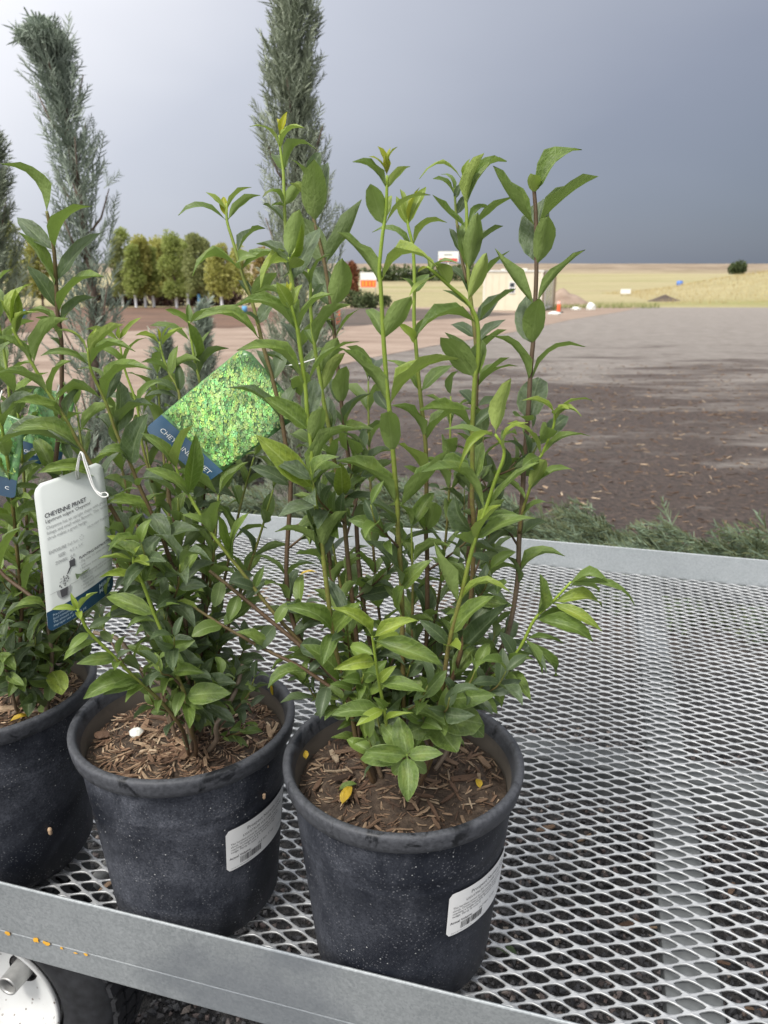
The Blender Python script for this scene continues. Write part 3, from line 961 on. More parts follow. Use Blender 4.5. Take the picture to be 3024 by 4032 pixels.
for k in range(9):
    if k == 4: continue
    MB().box(l_ * (0.12 + k * 0.40) - q * 0.022, l_ * 0.05, zz * (HH - 0.01), q * 0.020).build('siding_rib', M['cream'], office, False, (0, 0, 0))
for x in (0.0, LL - 0.10):
    MB().box(l_ * (x - 0.004) - q * 0.034 - zz * 0.005, l_ * 0.11, zz * (HH + 0.003), q * 0.032).build('corner_post', M['cream_trim'], office, False, (0, 0, 0))
wx = 1.56
wf = MB().box(l_ * wx - q * 0.055 + zz * 0.98, l_ * 0.36, zz * 0.64, q * 0.05).build('window', M['white_paint'], office, False, (0, 0, 0))
for z in (1.03, 1.33):
    MB().box(l_ * (wx + 0.045) - q * 0.060 + zz * z, l_ * 0.27, zz * 0.24, q * 0.02).build('pane', M['glass'], wf, False, (0, 0, 0))
r_ = Vector((0.944, -0.33, 0))
dr = MB().box(q * 1.0 + r_ * 0.003 + zz * 0.06, q * 3.0, zz * 2.0, r_ * 0.06).build('door', M['white_paint'], office, False, (0, 0, 0))
for k in range(2):
    MB().box(q * (1.15 + 1.42 * k) + r_ * 0.05 + zz * 0.2, q * 1.22, zz * 1.75, r_ * 0.02).build('pane', M['glass_pale'], dr, False, (0, 0, 0))
MB().box(q * (DD - 0.35) + r_ * 0.003, q * 0.3, zz * HH, r_ * 0.07).build('corner_post', M['tan_post'], office, False, (0, 0, 0))
MB().box(q * 0.2 + r_ * 0.003, q * 0.3, zz * HH, r_ * 0.05).build('corner_post', M['tan_post'], office, False, (0, 0, 0))

# dirt mound beside the office
def mound(name, label, P, rx, ry, h, mat, seed):
    from mathutils import noise as mn
    v, f = [], []
    nr, na = 10, 28
    for i in range(nr + 1):
        r = i / nr
        for k in range(na):
            a = 2 * math.pi * k / na
            x, y = rx * r * math.cos(a), ry * r * math.sin(a)
            z = h * (1 - r) ** 1.1 * (1 + 0.25 * mn.noise(Vector((x + seed, y, 0)) * 1.3)) - 0.03 * r
            v.append((x, y, z))
    for i in range(nr):
        for k in range(na):
            k2 = (k + 1) % na
            f.append((i * na + k, i * na + k2, (i + 1) * na + k2, (i + 1) * na + k)[::-1])
    o = add(name, mesh_from(name, v, f, mat)); o.location = P
    return tag(o, label, 'mound')
mound('dirt_mound', 'brown dirt mound right behind the cream office', UG(2215, 1206) , 2.6, 2.0, 1.25, M['dirt'], 3.0)
P = U(2620, 1172, 60.0); P.z = field_z(P.x, P.y) - 0.1
mound('spoil_heap', 'dark grey spoil heap on the grass left of the straw bank', P, 1.7, 1.2, 0.5, M['dark_soil'], 9.0)

# ------------------------------------------------------------------ small far things
def lathe_thing(name, label, cat, P, prof, mat, n=16, group=None):
    root = empty(name, P, label, cat, group)
    return root
def delineator(P, h, r, label):
    root = empty('delineator_post', P, label, 'traffic post', 'orange traffic posts')
    MB().lathe([(0.0, 0.0), (r * 2.6, 0.0), (r * 2.6, 0.05), (r * 1.2, 0.07)], 14).build('base', M['dark_rubber'], root, loc=(0, 0, 0))
    MB().lathe([(r * 1.15, 0.05), (r, h * 0.5), (r * 0.92, h - 0.03), (r * 0.5, h), (0.0, h)], 14).build('post', M['orange'], root, loc=(0, 0, 0))
    for z in (0.78, 0.9):
        MB().lathe([(r * 1.02, h * z), (r * 1.0, h * (z + 0.06))], 14).build('reflective_band', M['white_paint'], root, loc=(0, 0, 0))
delineator(UG(1334, 1298), 0.80, 0.062, 'orange traffic post standing on the dirt behind the privet stems')
delineator(UG(2199, 1232), 0.62, 0.10, 'orange traffic post beside the cream office door')

P = U(1765, 1098, 150.0); P.z = field_z(P.x, P.y)
bb = empty('billboard', P, 'white and red roadside billboard high on a post above the privet leaves', 'billboard')
zt = U(1760, 990, 150.0).z - P.z; zb = U(1760, 1031, 150.0).z - P.z
MB().tube([(0, 0.3, 0), (0, 0.3, zb + 0.3)], 0.22, 8).build('post', M['steel'], bb, loc=(0, 0, 0))
MB().box((-1.9, 0, zb), (3.7, 0, 0), (0, 0.5, 0), (0, 0, zt - zb)).build('panel', M['white_paint'], bb, False, (0, 0, 0))
MB().box((-1.7, -0.03, zb + 0.06), (3.3, 0, 0), (0, 0.02, 0), (0, 0, (zt - zb) * 0.30)).build('red_strip', M['red'], bb, False, (0, 0, 0))
MB().box((-0.9, -0.03, zb + (zt - zb) * 0.62), (1.5, 0, 0), (0, 0.02, 0), (0, 0, (zt - zb) * 0.12)).build('grey_strip', M['grey_ink'], bb, False, (0, 0, 0))

P = UG(1452, 1198)
bn = empty('banner', P, 'red, orange and white banner standing at the yard edge left of the office', 'banner')
s = P.y / F
for x in (-28, 26):
    MB().tube([(x * s, 0.05, -0.02), (x * s, 0.05, 118 * s)], 0.03, 7).build('pole', M['steel'], bn, loc=(0, 0, 0))
MB().box((-32 * s, 0, 60 * s), (62 * s, 0, 0), (0, 0.03, 0), (0, 0, 56 * s)).build('panel', M['white_paint'], bn, False, (0, 0, 0))
MB().box((-30 * s, -0.012, 62 * s), (58 * s, 0, 0), (0, 0.01, 0), (0, 0, 26 * s)).build('red_field', M['orange'], bn, False, (0, 0, 0))
for x, w_ in ((-24, 5), (-12, 6), (2, 5), (16, 5)):
    MB().box((x * s, -0.024, 66 * s), (w_ * s, 0, 0), (0, 0.01, 0), (0, 0, 18 * s)).build('mark', M['yellow_paint'], bn, False, (0, 0, 0))
# long white roof far behind
P = U(1555, 1100, 130.0); P.z = field_z(P.x, P.y)
wb = empty('white_trailer', P, 'long low white trailer far behind the privet stems right of the banner', 'trailer')
MB().box((-2.6, 0, 0.6), (5.2, 0, 0), (0, 2.4, 0), (0, 0, 0.75)).build('body', M['white_paint'], wb, False, (0, 0, 0))
for x in (-1.6, 1.5):
    MB().lathe([(0.0, 0), (0.34, 0), (0.34, 0.22), (0.0, 0.22)], 14, (x, -0.02, 0.34), (Vector((1, 0, 0)), Vector((0, 0, 1)), Vector((0, 1, 0)))).build('wheel', M['dark_rubber'], wb, loc=(0, 0, 0))
MB().box((-2.8, 0.3, 0.5), (5.6, 0, 0), (0, 1.6, 0), (0, 0, 0.095)).build('chassis', M['steel'], wb, False, (0, 0, 0))
# blue barrel, white notice on the field
P = U(2676, 1119, 88.0); P.z = field_z(P.x, P.y) - 0.05
brl = empty('blue_barrel', P, 'blue plastic barrel on the straw field', 'barrel')
MB().lathe([(0, 0), (0.30, 0), (0.33, 0.1), (0.33, 0.3), (0.35, 0.33), (0.33, 0.36), (0.33, 0.6), (0.35, 0.63), (0.33, 0.66), (0.32, 0.88), (0.0, 0.9)], 18).build('body', M['blue_plastic'], brl, loc=(0, 0, 0))
MB().lathe([(0.0, 0.93), (0.06, 0.93), (0.06, 0.9)], 10, (0.12, 0, 0)).build('bung', M['dark_rubber'], brl, loc=(0, 0, 0))
P = U(2461, 1178, 66.0); P.z = field_z(P.x, P.y) - 0.02
nt = empty('notice_board', P, 'small white notice board on two stakes in the field', 'sign')
for x in (-0.3, 0.3):
    MB().tube([(x, 0.03, -0.1), (x, 0.03, 0.6)], 0.025, 6).build('stake', M['tan_post'], nt, loc=(0, 0, 0))
MB().box((-0.42, 0, 0.22), (0.84, 0, 0), (0, 0.02, 0), (0, 0, 0.38)).build('panel', M['white_paint'], nt, False, (0, 0, 0))
# pale rocks and rubbish by the office
def rock(name, label, P, r, mat, seed, cat='rock', group=None, flat=0.7):
    r2 = random.Random(seed)
    bm = bmesh.new(); bmesh.ops.create_icosphere(bm, subdivisions=2, radius=1)
    from mathutils import noise as mn
    for v in bm.verts:
        k = 1 + 0.35 * mn.noise(v.co * 1.3 + Vector((seed, 0, 0)))
        v.co = Vector((v.co.x * k * r * 1.2, v.co.y * k * r, v.co.z * k * r * flat))
    me = bpy.data.meshes.new(name); bm.to_mesh(me); bm.free(); me.materials.append(mat)
    o = bpy.data.objects.new(name, me); COL.objects.link(o); o.location = P
    return tag(o, label, cat, group)
rock('boulder', 'white rock lying in front of the orange post by the office', UG(2182, 1234, 0.06), 0.26, M['stone_white'], 2, flat=0.4)
rock('boulder', 'upright pale rock among the weeds right of the office', UG(2326, 1212, 0.12), 0.24, M['stone_white'], 4, flat=1.3)
rock('boulder', 'flat pale rock in the weeds, left of the upright pale one', UG(2268, 1216, 0.06), 0.25, M['stone_white'], 6, flat=0.5)
rock('boulder', 'tan rock at the foot of the office wall', UG(2050, 1229, 0.06), 0.25, M['dirt'], 8)

# ------------------------------------------------------------------ the cart
DZ = 0.487
E0, E1, W0, W1 = -1.42, 1.55, 0.655, 2.212
cart = empty('nursery_cart', C(0, 1.4, 0), 'galvanised nursery cart with an expanded-mesh deck and raised side rails', 'cart')

def expanded_mesh():
    a, b = 0.0262, 0.0119          # half diagonals of one diamond
    nseg = 3                       # per quarter
    hx, hy = a - 0.0078, b - 0.0033
    outer, inner = [], []
    corners = [(a, 0), (0, b), (-a, 0), (0, -b)]
    for qn in range(4):
        (x0, y0), (x1, y1) = corners[qn], corners[(qn + 1) % 4]
        for s in range(nseg):
            f = s / nseg
            outer.append((x0 + (x1 - x0) * f, y0 + (y1 - y0) * f))
            an = (qn + f) * math.pi / 2
            cx, sx = math.cos(an), math.sin(an)
            p = 2 / 1.40
            inner.append((hx * math.copysign(abs(cx) ** p, cx) if abs(cx) > 1e-6 else 0, hy * math.copysign(abs(sx) ** p, sx) if abs(sx) > 1e-6 else 0))
    n = len(outer)
    outer, inner = np.array(outer), np.array(inner)
    tilt = 0.0011
    zin = np.sign(np.round(inner[:, 1], 6)) * tilt
    tv = np.zeros((4 * n, 3))
    tv[:n, :2] = outer
    tv[n:2 * n, :2] = inner; tv[n:2 * n, 2] = zin + 0.0004
    tv[2 * n:3 * n, :2] = inner * np.array([0.985, 0.97]); tv[2 * n:3 * n, 2] = zin - 0.0030
    tv[3 * n:, :2] = outer; tv[3 * n:, 2] = -0.0034
    tf = []
    for k in range(n):
        k2 = (k + 1) % n
        tf.append((k, k2, n + k2, n + k))
        tf.append((n + k, n + k2, 2 * n + k2, 2 * n + k))
        tf.append((2 * n + k, 2 * n + k2, 3 * n + k2, 3 * n + k))
    tf = np.array(tf)
    cells = []
    i = 0
    y = W0 + 0.010
    while y < W1 - 0.006:
        x = E0 + 0.012 + (a if i % 2 else 0)
        while x < E1 - 0.012:
            cells.append((x, y)); x += 2 * a
        y += b; i += 1
    cells = np.array(cells)
    N = len(cells)
    loc = np.zeros((N, 4 * n, 3))
    jit = rng.normal(0, 0.035, (N, 1, 1))
    loc[:] = tv[None]
    loc[:, :, 0] += cells[:, None, 0]; loc[:, :, 1] += cells[:, None, 1]
    L = loc.reshape(-1, 3)
    # slight sag and waviness of the sheet
    sag = 0.0022 * np.sin(L[:, 0] * 9.0) * np.sin((L[:, 1] - W0) * 4.1) + 0.0009 * np.sin(L[:, 0] * 41 + L[:, 1] * 23)
    P = np.outer(L[:, 0], np.array(EV)) + np.outer(L[:, 1], np.array(WV))
    P[:, 2] = DZ - 0.003 + L[:, 2] + sag
    faces = (tf[None] + (np.arange(N) * 4 * n)[:, None, None]).reshape(-1, 4)
    return P, faces
P, fcs = expanded_mesh()
P = P - np.array(cart.location)
me = bpy.data.meshes.new('deck_mesh')
me.vertices.add(len(P)); me.vertices.foreach_set('co', P.ravel())
me.loops.add(len(fcs) * 4); me.loops.foreach_set('vertex_index', fcs.ravel())
me.polygons.add(len(fcs)); me.polygons.foreach_set('loop_start', np.arange(len(fcs)) * 4)
me.polygons.foreach_set('loop_total', np.full(len(fcs), 4))
me.update(calc_edges=True); me.validate()
me.materials.append(M['galv_mesh'])
add('deck_mesh', me, cart, loc=(0, 0, 0))

CL = Vector(cart.location)
def cbox(e0, e1, w0, w1, z0, z1):
    return MB().box(C(e0, w0, z0), EV * (e1 - e0), WV * (w1 - w0), Vector((0, 0, z1 - z0)))
def cpart(mb, name, mat, bev=0.0, parent=None):
    o = mb.build(name, mat, parent or cart, False, loc=(-CL if parent is None else (0, 0, 0)))
    if bev: bevel(o, bev)
    return o
RT = DZ + 0.076
cpart(cbox(E0, E1, W0 - 0.004, W0, DZ - 0.006, RT), 'side_rail', M['galv'], 0.0018)
cpart(cbox(E0, E1, W0 - 0.0125, W0 - 0.004, RT - 0.004, RT), 'rail_lip', M['galv'], 0.0015) if False else None
cpart(cbox(E0, E1, W0 - 0.0028, W0 + 0.030, DZ - 0.048, DZ - 0.0068), 'frame_tube', M['galv'], 0.002)
cpart(cbox(E0, E1, W1, W1 + 0.004, DZ - 0.006, RT), 'side_rail', M['galv'], 0.0018)
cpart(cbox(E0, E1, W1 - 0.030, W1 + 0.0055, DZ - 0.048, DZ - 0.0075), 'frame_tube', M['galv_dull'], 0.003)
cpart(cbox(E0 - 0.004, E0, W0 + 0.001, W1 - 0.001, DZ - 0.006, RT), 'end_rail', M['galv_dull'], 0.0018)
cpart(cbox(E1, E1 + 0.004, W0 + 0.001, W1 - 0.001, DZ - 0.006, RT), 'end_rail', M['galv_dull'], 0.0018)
def on_deck(px, py, z=DZ):
    p = UZ(px, py, z)
    return p.dot(EV), p.dot(WV)
eb, _ = on_deck(2660, 3270, DZ - 0.008)
for k in (-2, -1, 0, 1):
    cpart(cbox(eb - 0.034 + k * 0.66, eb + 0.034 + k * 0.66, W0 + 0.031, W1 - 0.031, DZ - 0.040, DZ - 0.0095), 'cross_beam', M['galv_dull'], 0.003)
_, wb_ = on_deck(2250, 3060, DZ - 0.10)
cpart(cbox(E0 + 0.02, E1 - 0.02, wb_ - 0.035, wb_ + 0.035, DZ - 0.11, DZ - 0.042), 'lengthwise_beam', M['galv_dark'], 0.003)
cpart(cbox(E0 + 0.02, E1 - 0.02, W0 + 0.06, W0 + 0.10, DZ - 0.11, DZ - 0.042), 'lengthwise_beam', M['galv_dull'], 0.003) if False else None

# orange-yellow paint marks along the crease of the near rail
fl = [(68, 663, 30, 24), (336, 728, 34, 30), (432, 757, 38, 24), (575, 802, 18, 14), (708, 847, 24, 9), (800, 862, 22, 12)]
for k, (cx, cy, w_, h_) in enumerate(fl):
    px, py = cx / 2.37, 3400 + (cy - 14) / 2.37
    d = ray(px, py)
    t = (W0 - 0.0048 - 0.0) / (d.dot(WV))
    c0 = Vector((0, 0, CZ)) + d * t
    s = 1.12 / F / 2.37
    r2 = random.Random(k)
    v = [c0 - WV * 0.0005]
    for j in range(11):
        a = j * 2 * math.pi / 11
        rr = r2.uniform(0.55, 1.1)
        v.append(c0 - WV * 0.0004 + EV * (math.cos(a) * rr * w_ * s) + Vector((0, 0, math.sin(a) * rr * h_ * s * 1.2)))
    m = MB().addmesh(v, [(0, j + 1, (j + 1) % 11 + 1) for j in range(11)])
    cpart(m, 'paint_fleck', M['yellow_paint'])

# wheel under the near rail
WE, WW_, WZ, WR = -0.862, 0.762, 0.205, 0.198
axis_out = -WV
wo = C(WE, WW_, WZ)
AX = (EV, Vector((0, 0, 1)), axis_out)
wheel = bpy.data.objects.new('wheel', None); COL.objects.link(wheel); wheel.parent = cart
wheel.location = wo - CL
def wpart(mb, name, mat, smooth=True):
    o = mb.build(name, mat, wheel, smooth, loc=(0, 0, 0)); return o
O0 = Vector((0, 0, 0))
tw = 0.105
wpart(MB().lathe([(0.108, -0.006), (0.118, 0.004), (0.140, 0.010), (0.165, 0.006), (0.184, -0.006), (0.193, -0.016), (WR, -0.030), (WR, -tw + 0.03), (0.193, -tw + 0.016), (0.165, -tw - 0.006), (0.118, -tw), (0.108, -tw + 0.01)], 64, O0, AX, True), 'tyre', M['dark_rubber'])
tr_ = MB()
for k in range(44):
    a = 2 * math.pi * k / 44
    for s, off in ((-1, 0.0), (1, 0.5), (0, 0.25)):
        aa = a + off * 2 * math.pi / 44
        rd = EV * math.cos(aa) + Vector((0, 0, 1)) * math.sin(aa)
        tg = -EV * math.sin(aa) + Vector((0, 0, 1)) * math.cos(aa)
        o_ = rd * (WR - 0.002) + axis_out * (-tw / 2 + s * 0.028 - 0.011) - tg * 0.0095
        tr_.box(o_, axis_out * 0.022, tg * 0.019, rd * 0.008)
o = wpart(tr_, 'tread', M['dark_rubber'], False); o['kind'] = 'stuff'
wpart(MB().lathe([(0.110, 0.002), (0.112, 0.008), (0.109, 0.010), (0.104, 0.004), (0.100, -0.012), (0.088, -0.030), (0.066, -0.042), (0.040, -0.046), (0.028, -0.046)], 56, O0, AX), 'rim', M['white_enamel'])
hub = wpart(MB().lathe([(0.0185, -0.050), (0.0175, -0.010), (0.0170, -0.008), (0.0140, -0.008), (0.0132, -0.011), (0.0132, -0.030)], 36, O0, AX), 'hub', M['steel'])
wpart(MB().lathe([(0.0132, -0.020), (0.010, -0.022), (0.005, -0.018), (0.0, -0.018)], 24, O0, AX), 'hub_bore', M['dark_bore'])
wpart(MB().lathe([(0.0, 0.0), (0.014, 0.0), (0.014, -0.24), (0.0, -0.24)], 16, axis_out * -0.05, AX), 'axle', M['steel'])
for dx in (-0.05, 0.05):
    cpart(MB().box(C(WE + dx - 0.004, WW_ + 0.125, WZ - 0.03), EV * 0.008, WV * 0.05, Vector((0, 0, DZ - 0.05 - WZ + 0.03))), 'wheel_bracket', M['galv_dull'])

# ------------------------------------------------------------------ loose stone under the cart
octa = (np.array([(1, 0, 0), (-0.9, 0.1, 0), (0, 0.9, 0.1), (0.1, -1, 0), (0, 0.1, 0.75), (0, 0, -0.7)]), [(0, 2, 4), (2, 1, 4), (1, 3, 4), (3, 0, 4), (2, 0, 5), (1, 2, 5), (3, 1, 5), (0, 3, 5)])
oct2 = (octa[0] * np.array([1.2, 0.7, 1.1]) + np.array([(0.1, 0.2, 0), (0, 0, 0.2), (0, 0, 0), (0.2, 0, 0), (0.3, 0, 0), (0, 0, 0)]), octa[1])
n = 30000
ge, gw = rng.uniform(-1.3, 1.6, n), 0.15 + 2.0 * rng.uniform(0, 1, n) ** 1.25
gpos = np.outer(ge, np.array(EV)) + np.outer(gw, np.array(WV))
gsz = rng.uniform(0.0045, 0.0105, n)
gpos[:, 2] = -SLOPE * (gpos[:, 1] - 1) + gsz * rng.uniform(0.1, 0.7, n)
o = add('loose_gravel', instance_mesh('loose_gravel', [octa, oct2], gpos, rng.normal(size=(n, 3)), gsz, M['gravel']))
tag(o, 'dark crushed gravel seen through and below the cart deck', 'gravel', kind='stuff')

# ------------------------------------------------------------------ wood-chip shape
def chip_mesh(seed):
    r2 = random.Random(seed)
    ln, w, th = 1.0, r2.choice((r2.uniform(0.07, 0.16), r2.uniform(0.10, 0.30))), r2.uniform(0.04, 0.09)
    v = []
    for y, k in ((-0.5, r2.uniform(0.3, 0.9)), (-0.12, 1.0), (0.2, r2.uniform(0.8, 1.05)), (0.5, r2.uniform(0.15, 0.8))):
        b = r2.uniform(-0.03, 0.03)
        for sx, sz in ((-1, -1), (1, -1), (1, 1), (-1, 1)):
            v.append((sx * w / 2 * k * r2.uniform(0.8, 1.15), y * ln + r2.uniform(-0.05, 0.05), sz * th / 2 * r2.uniform(0.7, 1.2) + b))
    f = [(3, 2, 1, 0), (12, 13, 14, 15)]
    for i in range(3):
        for k in range(4):
            f.append((i * 4 + k, i * 4 + (k + 1) % 4, i * 4 + 4 + (k + 1) % 4, i * 4 + 4 + k))
    return mesh_from('wood_chip', v, f, M['chip'], False)
CHIPS = [chip_mesh(s) for s in range(9)]
for k, (px, py, lab) in enumerate([(2480, 3640, 'upright tan wood chip on the gravel, left of the pair beside the beam'),
                                   (2570, 3650, 'orange wood chip on the gravel just right of the upright tan one'),
                                   (2820, 3780, 'orange wood chip on the gravel close to the right side of the beam, lower right'),
                                   (2880, 3500, 'wood chip on the gravel right of the beam, above the orange one'),
                                   (2740, 3480, 'wood chip on the gravel hard against the right side of the beam'),
                                   (2300, 3300, 'dark wood chip on the gravel midway between the near pot and the beam'),
                                   (2150, 3260, 'brown wood chip on the gravel close beside the near pot rim'),
                                   (2820, 3050, 'wood chip on the gravel beyond the lengthwise beam at the right'),
                                   (2950, 3970, 'pale wood chip on the gravel in the lower right corner of the picture'),
                                   (400, 3500, 'tan wood chip on the gravel between the left and middle pots')]):
    p = UG(px, py, 0.012)
    o = bpy.data.objects.new('fallen_wood_chip', CHIPS[k % 9]); COL.objects.link(o)
    o.location = p; o.rotation_euler = (random.uniform(-.2, .2), random.uniform(-.2, .2), random.uniform(0, 6)); o.scale = (0.09 if k == 0 else 0.06,) + (0.05,) * 2
    tag(o, lab, 'wood chip', 'wood chips on the gravel under the cart')

cvt = [(np.array([tuple(q.co) for q in m.vertices]), [tuple(p.vertices) for p in m.polygons]) for m in CHIPS[:5]]
n = 5200
cy = 3.0 + 11.0 * rng.uniform(0, 1, n) ** 1.25
cx = rng.uniform(-0.35, 0.62, n) * cy
cpos = np.stack([cx, cy, -SLOPE * (cy - 1) + 0.004], axis=1)
ca = rng.uniform(0, 6.283, n)
o = add('mulch_chips', instance_mesh('mulch_chips', cvt, cpos, np.stack([np.cos(ca), np.sin(ca), rng.normal(0, 0.15, n)], axis=1), rng.uniform(0.02, 0.075, n), M['chip'], roll=rng.normal(0, 0.4, n)))
tag(o, 'scattered bark and wood chips on the dark wet ground behind the cart', 'wood chips', kind='stuff')

# ------------------------------------------------------------------ text helper
_dg = None
def text_mesh(body, size, align='LEFT', bold=False, spacing=1.0):
    cu = bpy.data.curves.new('txt', 'FONT')
    cu.body = body; cu.size = size; cu.align_x = align; cu.resolution_u = 2
    cu.space_line = spacing
    if bold: cu.offset = size * 0.016
    ob = bpy.data.objects.new('txt', cu); COL.objects.link(ob)
    bpy.context.view_layer.update()
    dg = bpy.context.evaluated_depsgraph_get()
    me = bpy.data.meshes.new_from_object(ob.evaluated_get(dg))
    v = [Vector(q.co) for q in me.vertices]; f = [tuple(q.vertices) for q in me.polygons]
    bpy.data.objects.remove(ob); bpy.data.curves.remove(cu); bpy.data.meshes.remove(me)
    return v, f

# ------------------------------------------------------------------ pots
PH = 0.288
ZK = PH / 0.275                  # profile heights below are for a 0.275 pot
def body_r(z):
    return 0.109 + (0.1330 - 0.109) * (z / 0.245)
def pot_body():
    n = 72
    prof = [(0.0, 0.004), (0.094, 0.004), (0.101, 0.006), (0.1055, 0.012), (body_r(0.02), 0.02), (body_r(0.06), 0.06), (body_r(0.12), 0.12), (body_r(0.185), 0.185),
            (body_r(0.187) + 0.0005, 0.187), (body_r(0.189) + 0.0002, 0.190), (body_r(0.203), 0.203), (body_r(0.205) + 0.0005, 0.205), (body_r(0.208) + 0.0002, 0.208), (body_r(0.245), 0.246), (body_r(0.245) + 0.0003, 0.254)]
    return MB().lathe(prof, n)
def pot_rim():
    r = body_r(0.245)
    prof = [(r - 0.001, 0.2515), (r + 0.0055, 0.2518), (r + 0.0085, 0.2540), (r + 0.0098, 0.260), (r + 0.0112, 0.2685), (r + 0.0112, 0.2725), (r + 0.0095, 0.2748), (r + 0.0045, 0.2753), (r + 0.0018, 0.2738), (r - 0.0005, 0.268), (r - 0.0030, 0.258)]
    return MB().lathe(prof, 72)
def pot_inner():
    r = body_r(0.245)
    return MB().lathe([(r - 0.0030, 0.258), (r - 0.006, 0.24), (r - 0.009, 0.20)], 72)
def zscale(m): return ([Vector((v.x, v.y, v.z * ZK)) for v in m.v], m.f)
ME_BODY = mesh_from('pot_body', *zscale(pot_body()), M['pot'])
ME_RIM = mesh_from('pot_rim', *zscale(pot_rim()), M['rim'])
ME_IN = mesh_from('pot_inner', *zscale(pot_inner()), M['pot_in'])
SOIL_Z = 0.247
def soil_mesh(seed):
    from mathutils import noise as mn
    v, f = [(0, 0, SOIL_Z + 0.012)], []
    nr, na = 22, 60
    R0 = body_r(0.245) - 0.0075
    for i in range(1, nr + 1):
        r = R0 * i / nr
        for k in range(na):
            a = 2 * math.pi * k / na
            x, y = r * math.cos(a), r * math.sin(a)
            q = Vector((x * 38 + seed * 5, y * 38, seed))
            z = SOIL_Z + 0.012 * (1 - (i / nr) ** 2) + 0.0045 * mn.noise(q) + 0.003 * mn.noise(q * 2.7)
            v.append((x, y, z))
    for k in range(na): f.append((0, 1 + k, 1 + (k + 1) % na))
    for i in range(nr - 1):
        for k in range(na):
            k2 = (k + 1) % na
            f.append((1 + i * na + k, 1 + (i + 1) * na + k, 1 + (i + 1) * na + k2, 1 + i * na + k2))
    return v, f

def sticker_geo(n=18):
    """label patch in (angle offset, height) space, rounded corners; returns outline points"""
    w, h, r = 0.112, 0.066, 0.006
    pts = []
    for cx, cy, a0 in ((w / 2 - r, h / 2 - r, 0), (-w / 2 + r, h / 2 - r, 90), (-w / 2 + r, -h / 2 + r, 180), (w / 2 - r, -h / 2 + r, 270)):
        for k in range(6):
            a = R(a0 + 18 * k)
            pts.append((cx + r * math.cos(a), cy + r * math.sin(a)))
    return w, h, pts
def wrap_pt(x, y, a0, zc, off):
    z = zc + y * 0.985
    r = body_r(z / ZK) + off
    a = a0 + x / body_r(zc / ZK)
    return Vector((r * math.cos(a), r * math.sin(a), z))
def sticker(pot, a0, zc):
    w, h, pts = sticker_geo()
    # grid patch with rounded ends
    V, Fc = [], []
    nu = 30
    def half_h(x):
        d = abs(x) - (w / 2 - 0.006)
        return h / 2 if d <= 0 else h / 2 - 0.006 + math.sqrt(max(0, 0.006 ** 2 - d * d))
    for i in range(nu + 1):
        x = -w / 2 + w * (i / nu)
        if i in (0, nu): x *= 0.9999
        hh = half_h(x)
        for y in (-hh, -hh * 0.5, 0, hh * 0.5, hh):
            V.append(wrap_pt(x, y, a0, zc, 0.0014))
    for i in range(nu):
        for j in range(4):
            Fc.append((i * 5 + j, (i + 1) * 5 + j, (i + 1) * 5 + j + 1, i * 5 + j + 1))
    st = add('sticker', mesh_from('sticker', V, Fc, M['paper']), pot, loc=(0, 0, 0))
    def put(body, x, y, size, mat, align='LEFT', bold=False, name='printed_line', sp=1.0, sx=1.0):
        v, f = text_mesh(body, size, align, bold, sp)
        v = [wrap_pt(x + p.x * sx, y + p.y, a0, zc, 0.0018) for p in v]
        add(name, mesh_from(name, v, f, mat, False), st, loc=(0, 0, 0))
    put('Prospect Nursery, LLC', 0.006, 0.0215, 0.0070, M['ink'], 'CENTER')
    put("LIGUSTRUM VULGARE 'CHEYENNE'", 0.006, 0.0140, 0.0050, M['ink'], 'CENTER')
    put('The hardiest privet for Minnesota. A semidense\nshrub. Grows into a heavily branched dense plant\nreaching a height of 6-8 ft. Great for a large\nhedge. Hardy to zone 4', -0.050, 0.0080, 0.0043, M['ink'], sp=1.02)
    put('Actual Volume:', -0.052, -0.0148, 0.0050, M['ink'], bold=True)
    put('14.2 liter, 3.7 gal', -0.010, -0.0148, 0.0050, M['ink'])
    put('2 1 0 Qty', 0.034, -0.0215, 0.0046, M['ink'])
    put('Grown by: Alta Nursery, Inc.', -0.050, -0.0305, 0.0026, M['grey_ink'])
    bc = random.Random(5)
    x = -0.037
    V, Fc = [], []
    while x < -0.003:
        bw = bc.choice((0.0005, 0.0005, 0.0009, 0.0013))
        m = len(V)
        V += [wrap_pt(x, -0.0265, a0, zc, 0.0018), wrap_pt(x + bw, -0.0265, a0, zc, 0.0018), wrap_pt(x + bw, -0.0165, a0, zc, 0.0018), wrap_pt(x, -0.0165, a0, zc, 0.0018)]
        Fc.append((m, m + 1, m + 2, m + 3)); x += bw + bc.choice((0.0005, 0.0008, 0.0011))
    add('barcode', mesh_from('barcode', V, Fc, M['ink'], False), st, loc=(0, 0, 0))['kind'] = 'stuff'
    return st

